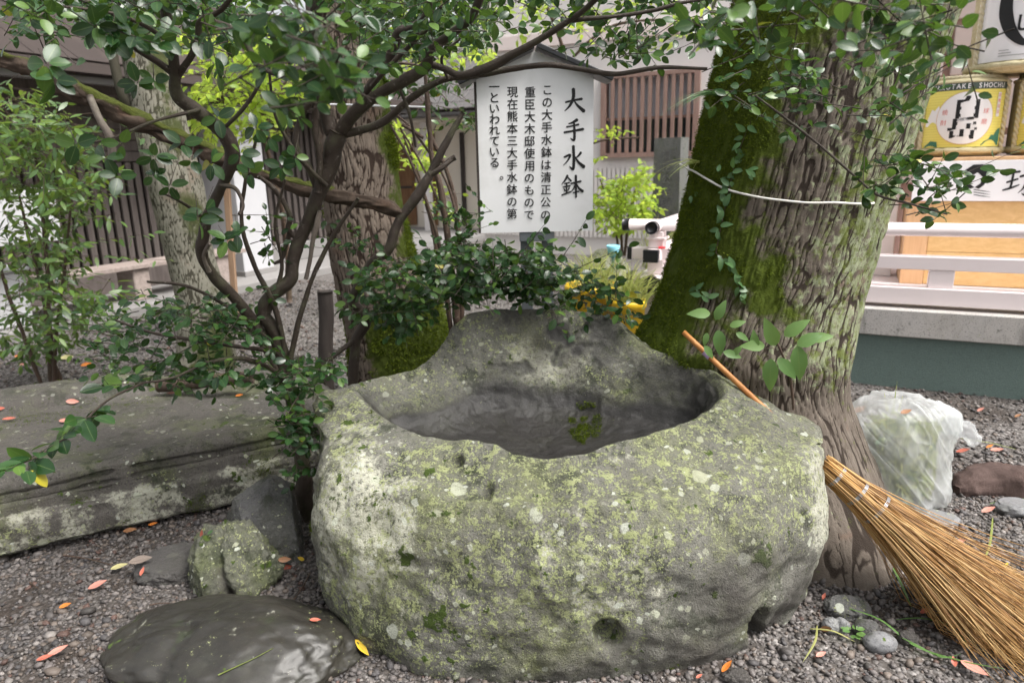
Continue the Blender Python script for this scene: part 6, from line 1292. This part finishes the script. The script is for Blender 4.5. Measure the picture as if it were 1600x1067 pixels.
V[:, 0] += (V[:, 2] / .47) * -.035
film = put('film', mesh('film', V, F, True, {'crease': np.clip(cr1 + .7 * cr2, 0, 1)}), M['bag'], bag)
# ear of loose film at the right
e0 = bc + np.array([.11, -.03, .40]); n1, n2 = 36, 26; a_, b_ = np.meshgrid(np.linspace(0, 1, n1), np.linspace(0, 2 * PI, n2, endpoint=False), indexing='ij'); ce = e0 + a_[..., None] * np.array([.20, .0, -.075]) - UP * .05 * (a_ ** 2)[..., None]; rr = .075 * np.interp(a_, [0, .25, .55, .85, 1], [1.1, 1.0, .75, .62, .05])
V = (ce + np.stack([0 * a_, np.cos(b_) * rr * .55, np.sin(b_) * rr * .8], -1)).reshape(-1, 3); F = grid_faces(n1, n2, cv=True); N_ = vnorm(V, F); V = V + N_ * (fbm(V * 24, 3, 5) * .022 + (ridged(V * np.array([12, 30, 30]), 2, 4) - .6) * .02)[:, None]; put('loose_film', mesh('loose_film', V, F, True), M['bag'], bag)
mb = MB()
for i in range(900):
    a_ = RNG.uniform(0, 2 * PI); r_ = .15 * math.sqrt(RNG.random()); p0 = bc + np.array([math.cos(a_) * r_ - .02, math.sin(a_) * r_ * .75, RNG.uniform(.04, .37)]); d = nz(np.array([RNG.normal(.5, .8), RNG.normal(0, .5), RNG.normal(-.2, .8)])); L = RNG.uniform(.05, .15); q = p0 + d * L * np.linspace(-.5, .5, 5)[:, None] + UP * -.02 * np.linspace(-1, 1, 5)[:, None] ** 2
    e_ = q - bc; rad_ = np.sqrt((e_[:, 0] + .02) ** 2 + (e_[:, 1] / .8) ** 2); kk = np.minimum(1, .155 / np.maximum(rad_, 1e-4)); q[:, 0] = bc[0] - .02 + (e_[:, 0] + .02) * kk; q[:, 1] = bc[1] + e_[:, 1] * kk; q[:, 2] = np.clip(q[:, 2], .02, .40)
    s_ = nz(np.cross(d, rv())) * RNG.uniform(.002, .006); mb.add(np.stack([q - s_, q + s_], 1).reshape(-1, 3), grid_faces(5, 2), rnd=RNG.random())
part('grass_clippings', mb, M['grassblade'], bag, kind='stuff')
mb = MB()
for i in range(60):
    a_ = RNG.uniform(0, 2 * PI); r_ = .13 * math.sqrt(RNG.random()); p0 = bc + np.array([math.cos(a_) * r_ - .03, math.sin(a_) * r_ * .7, RNG.uniform(.05, .33)]); V0, F0, T0, rb = LT['broad']; d = nz(rv()); n_ = nz(np.cross(d, rv())); s_ = RNG.uniform(.05, .08)
    n0 = mb.n; mb.add(p0 + (V0 @ np.stack([d, np.cross(n_, d), n_])) * s_, F0, rnd=RNG.random(), rib=rb); mb.F.setdefault(3, []).append(T0 + n0)
part('leaf_clippings', mb, M['vine'], bag, kind='stuff')
core = rock_mesh('packed_clippings', bc + np.array([-.02, .01, .20]), (.125, .095, .185), 77, amp=.2); put('packed_clippings', core, plain('packed_grass', (.10, .13, .045), .95, .4, 25, .9, 60, bdist=.02), bag)
for (x, y, dx, dz, L) in ((1396, 636, .02, 1, .12), (1388, 632, -.25, .9, .06), (1405, 634, .12, .9, .05), (1470, 652, .35, .8, .05)):
    p0 = P(x, y, bc[1]); t_ = np.linspace(0, 1, 6)[:, None]; q = p0 - UP * .03 + nz(np.array([dx, 0, dz])) * (L + .03) * t_; w = .0045 * (1 - t_ * .95); mb = MB(); mb.add(np.stack([q - np.array([1, 0, 0]) * w, q + np.array([1, 0, 0]) * w], 1).reshape(-1, 3), grid_faces(6, 2), rnd=.4); part('grass_blade', mb, M['grassblade'], bag)
# ================================================================== FALLEN LEAVES, BLADES AND TWIGS
stonebv = bvh_of(slab, basin, *[r for r in ROCKS]); 
def surf(x, y):
    g = G(x, y); h_, n_ = hit(stonebv, x, y)
    if h_ is not None and np.linalg.norm(h_ - CAM) < np.linalg.norm(g - CAM) - .01: return h_, n_ if n_ @ (CAM - h_) > 0 else -n_
    return g + UP * .012, UP
def fallen(x, y, ang, Lpx, mat, label, kind='dry', tilt=.25, name='fallen_leaf', lift=.004, at=None):
    p, n_ = surf(x, y) if at is None else at
    L = Lpx * m_per_px(p); d = np.array([math.cos(ang), math.sin(ang), 0]); n_ = nz(n_ + rv(tilt * .4) + (CAM - p) * .12); d = nz(d - n_ * (d @ n_)); yy = np.cross(n_, d)
    me = leaf_me(kind, mat); o = put(name, me, None, None, basis(p + n_ * (lift + L * .10) - d * L * .5, d, yy, n_, L), label=label, cat='leaf', group='fallen leaves'); return o
for a in ((72, 1037, .3, 24, 'leaf_red', 'red fallen leaf at the near left edge of the gravel, curled half'), (92, 1027, .7, 30, 'leaf_pink', 'pale red fallen leaf lying against the curled red one'), (155, 922, .5, 28, 'leaf_pink', 'narrow pink fallen leaf on the gravel below the carved slab'), (104, 953, .4, 18, 'leaf_orange', 'small orange tip of a leaf on the gravel below the narrow pink leaf'),
          (188, 894, .3, 26, 'leaf_straw', 'straw-yellow fallen leaf on the gravel left of the flat rock'), (221, 880, .2, 36, 'leaf_grey', 'withered grey-brown leaf beside the low flat rock'), (224, 894, 1.4, 14, 'leaf_red', 'tiny red leaf tucked under the withered grey leaf'), (205, 836, .1, 22, 'leaf_brown', 'brown fallen leaf at the foot of the carved slab'), (240, 825, .3, 14, 'leaf_orange', 'small rusty leaf in the shade of the carved slab'),
          (320, 834, 1.0, 18, 'leaf_red', 'vivid red leaf between the slab and the mossy rock'), (332, 832, .2, 14, 'vine', 'tiny green leaf touching the vivid red leaf'), (446, 882, .8, 24, 'leaf_red', 'red fallen leaf left of the foot of the basin'), (443, 874, .1, 20, 'leaf_brown', 'brown leaf under the red one left of the basin'), (469, 872, 2.6, 13, 'leaf_yellow', 'small yellow scrap of leaf by the left foot of the basin'),
          (560, 1014, -.4, 32, 'leaf_yellow', 'bright yellow curled leaf between the wet boulder and the basin'), (492, 972, .0, 18, 'leaf_red', 'dark red leaf at the top edge of the wet boulder'), (1138, 1045, .4, 24, 'leaf_orange', 'bright orange leaf on the gravel in front of the basin'), (1092, 1064, .4, 12, 'leaf_red', 'small red leaf at the very bottom in front of the basin'),
          (1281, 1030, .3, 18, 'leaf_pink', 'pink leaf on the gravel below the dark hollow of the basin'), (1293, 981, .2, 20, 'leaf_brown', 'rusty brown leaf at the right foot of the basin'), (1287, 938, .8, 12, 'leaf_red', 'small red leaf wedged between the basin and the trunk foot'), (1518, 1055, -1.0, 40, 'leaf_pink', 'large pink leaf under the tips of the broom'), (1490, 1042, 1.2, 18, 'leaf_red', 'small red leaf half hidden by the broom bristles'),
          (1445, 962, .2, 18, 'leaf_red', 'dark red leaf between the trunk foot and the broom'), (1543, 804, .1, 22, 'leaf_pink', 'pale pink leaf on the soil right of the clear bag'), (1500, 852, .0, 16, 'leaf_pink', 'pink leaf above the broom bristles'), (1571, 890, .4, 12, 'leaf_yellow', 'tiny bright yellow leaf near the right edge'), (1505, 711, -.4, 20, 'leaf_red', 'red leaf on the gravel at the end of the brown log'),
          (1556, 709, -.3, 18, 'leaf_pink', 'pink leaf on the gravel behind the brown log'), (1546, 703, .1, 12, 'leaf_orange', 'small orange leaf behind the brown log'), (1532, 645, .1, 12, 'leaf_pink', 'tiny pink leaf on the gravel before the green base'), (1590, 655, .2, 12, 'leaf_brown', 'tiny tan leaf on the gravel at the right edge'), (1340, 648, .1, 26, 'leaf_brown', 'brown leaf on the gravel between trunk and bag'),
          (136, 574, .4, 16, 'leaf_orange', 'orange leaf on the gravel behind the carved slab'), (30, 561, .2, 12, 'leaf_orange', 'small orange leaf on the gravel behind the leafy shrub'), (36, 574, .2, 12, 'leaf_pink', 'small pink leaf just beside the small orange one'), (106, 563, .2, 20, 'leaf_straw', 'pale straw leaf on the gravel behind the slab'), (106, 560, .4, 10, 'leaf_red', 'tiny red leaf behind the slab above the pale straw leaf'), (62, 542, .2, 10, 'leaf_yellow', 'tiny yellow leaf on the far gravel at left'),
          (14, 658, .4, 18, 'leaf_red', 'red leaf on top of the carved slab at the far left'), (113, 628, .1, 18, 'leaf_pink', 'pale pink leaf lying on top of the carved slab'), (102, 660, .0, 18, 'leaf_pink', 'pink leaf on the slab under the drooping camellia twig'), (2, 639, .3, 12, 'leaf_red', 'small red leaf on the slab at the frame edge'), (268, 617, .1, 14, 'leaf_pink', 'small pink leaf on the slab beside the short log'), (374, 620, .3, 12, 'leaf_orange', 'small orange leaf on the slab under the camellia leaves')): fallen(*a)
hb = hit(bvh_of(film), 1414, 646)
if hb[0] is not None: fallen(0, 0, .2, 18, 'leaf_brown', 'rust-brown leaf lying on top of the clear bag', at=(hb[0], nz(hb[1] + UP)), name='fallen_leaf')
def blade(pp, w, mat, label, name='grass_blade', cat='grass blade', z=.02):
    pts = np.array([G(x, y) + UP * z * (1 + .6 * math.sin(i * 2.1)) if not isinstance(x, tuple) else x for i, (x, y) in enumerate(pp)]); q = catmull(pts, 24); T_, N_, B_ = frames(q); t_ = np.linspace(0, 1, 24)[:, None]; ww = w * (1 - .9 * np.abs(t_ * 2 - .9) ** 2.5).clip(.06)
    sd_ = np.cross(T_, UP); sd_ /= np.linalg.norm(sd_, axis=1)[:, None]; mb = MB(); mb.add(np.stack([q - sd_ * ww, q + UP * .0012, q + sd_ * ww], 1).reshape(-1, 3), grid_faces(24, 3), rnd=RNG.random()); part(name, mb, M[mat], label=label, cat=cat, group='loose grass blades')
blade([(1305, 957), (1370, 985), (1430, 1015), (1500, 1045), (1565, 1065)], .0045, 'sapling', 'long green grass blade running from the basin foot to the broom', z=.03)
blade([(1400, 1000), (1430, 1020), (1470, 1030), (1500, 1030)], .004, 'sapling', 'short green grass blade forking off the long one'); blade([(1265, 990), (1300, 998), (1335, 1006)], .004, 'grassblade', 'yellowish grass blade at the right foot of the basin'); blade([(1276, 985), (1272, 1015), (1254, 1038)], .0035, 'grassblade', 'bent yellow grass blade in front of the basin foot')
blade([(1398, 976), (1440, 978), (1490, 984), (1514, 1022)], .0035, 'sapling', 'kinked green blade lying across the broom shadow'); blade([(1390, 885), (1405, 920), (1425, 955)], .0045, 'sapling', 'green grass blade leaning at the trunk foot'); blade([(1550, 815), (1545, 860), (1536, 880)], .004, 'grassblade', 'pale green blade on the soil above the broom'); blade([(1500, 690), (1545, 700), (1590, 705)], .004, 'grassblade', 'pale yellow blade on the gravel behind the log')
blade([(1545, 793), (1580, 790), (1620, 782)], .005, 'sapling', 'green blade lying over the flat stone at right'); blade([(1320, 795), (1300, 797)], .003, 'grassblade', 'short blade near the trunk foot')
h_ = [surf(x, y) for x, y in ((342, 1055), (370, 1042), (400, 1028), (428, 1013))]; q = catmull([a + b * .006 for a, b in h_], 16); mb = MB(); add_tube(mb, q, np.linspace(.0022, .0008, 16), 5, rnd=.3); part('grass_blade', mb, M['grassblade'], label='thin yellow-green blade lying on the wet boulder', cat='grass blade', group='loose grass blades')
for pp, lab in (([(485, 900), (470, 928), (448, 955)], 'dark twig on the soil left of the basin'), ([(100, 872), (140, 878), (185, 890)], 'thin brown twig on the gravel under the slab'), ([(235, 950), (260, 947), (280, 952)], 'reddish twig on the gravel above the wet boulder'), ([(1395, 945), (1408, 930), (1421, 918)], 'pale broken twig standing by the trunk foot'), ([(48, 915), (62, 925)], 'tiny straw twig on the gravel at left')):
    mb = MB(); add_tube(mb, catmull([G(x, y) + UP * .014 for x, y in pp], 14), np.linspace(.0035, .0015, 14), 6, .2, 2); part('twig', mb, M['stem'], label=lab, cat='twig', group='twigs on the ground')
wd = thing('weed_seedling', G(1332, 998), 'tiny green clover-like weed in the gravel below the basin', 'weed'); WP = Plant(wd, 'camellia', 'sapling', M['stem'], 30)
for i in range(11): a_ = i * 2.4; p_ = G(1332, 996) + np.array([math.cos(a_) * .012, math.sin(a_) * .012, .018 + .012 * RNG.random()]); WP.leaf(p_, np.array([math.cos(a_), math.sin(a_), .3]), .026, 1.0, .3, .2)
WP.finish()
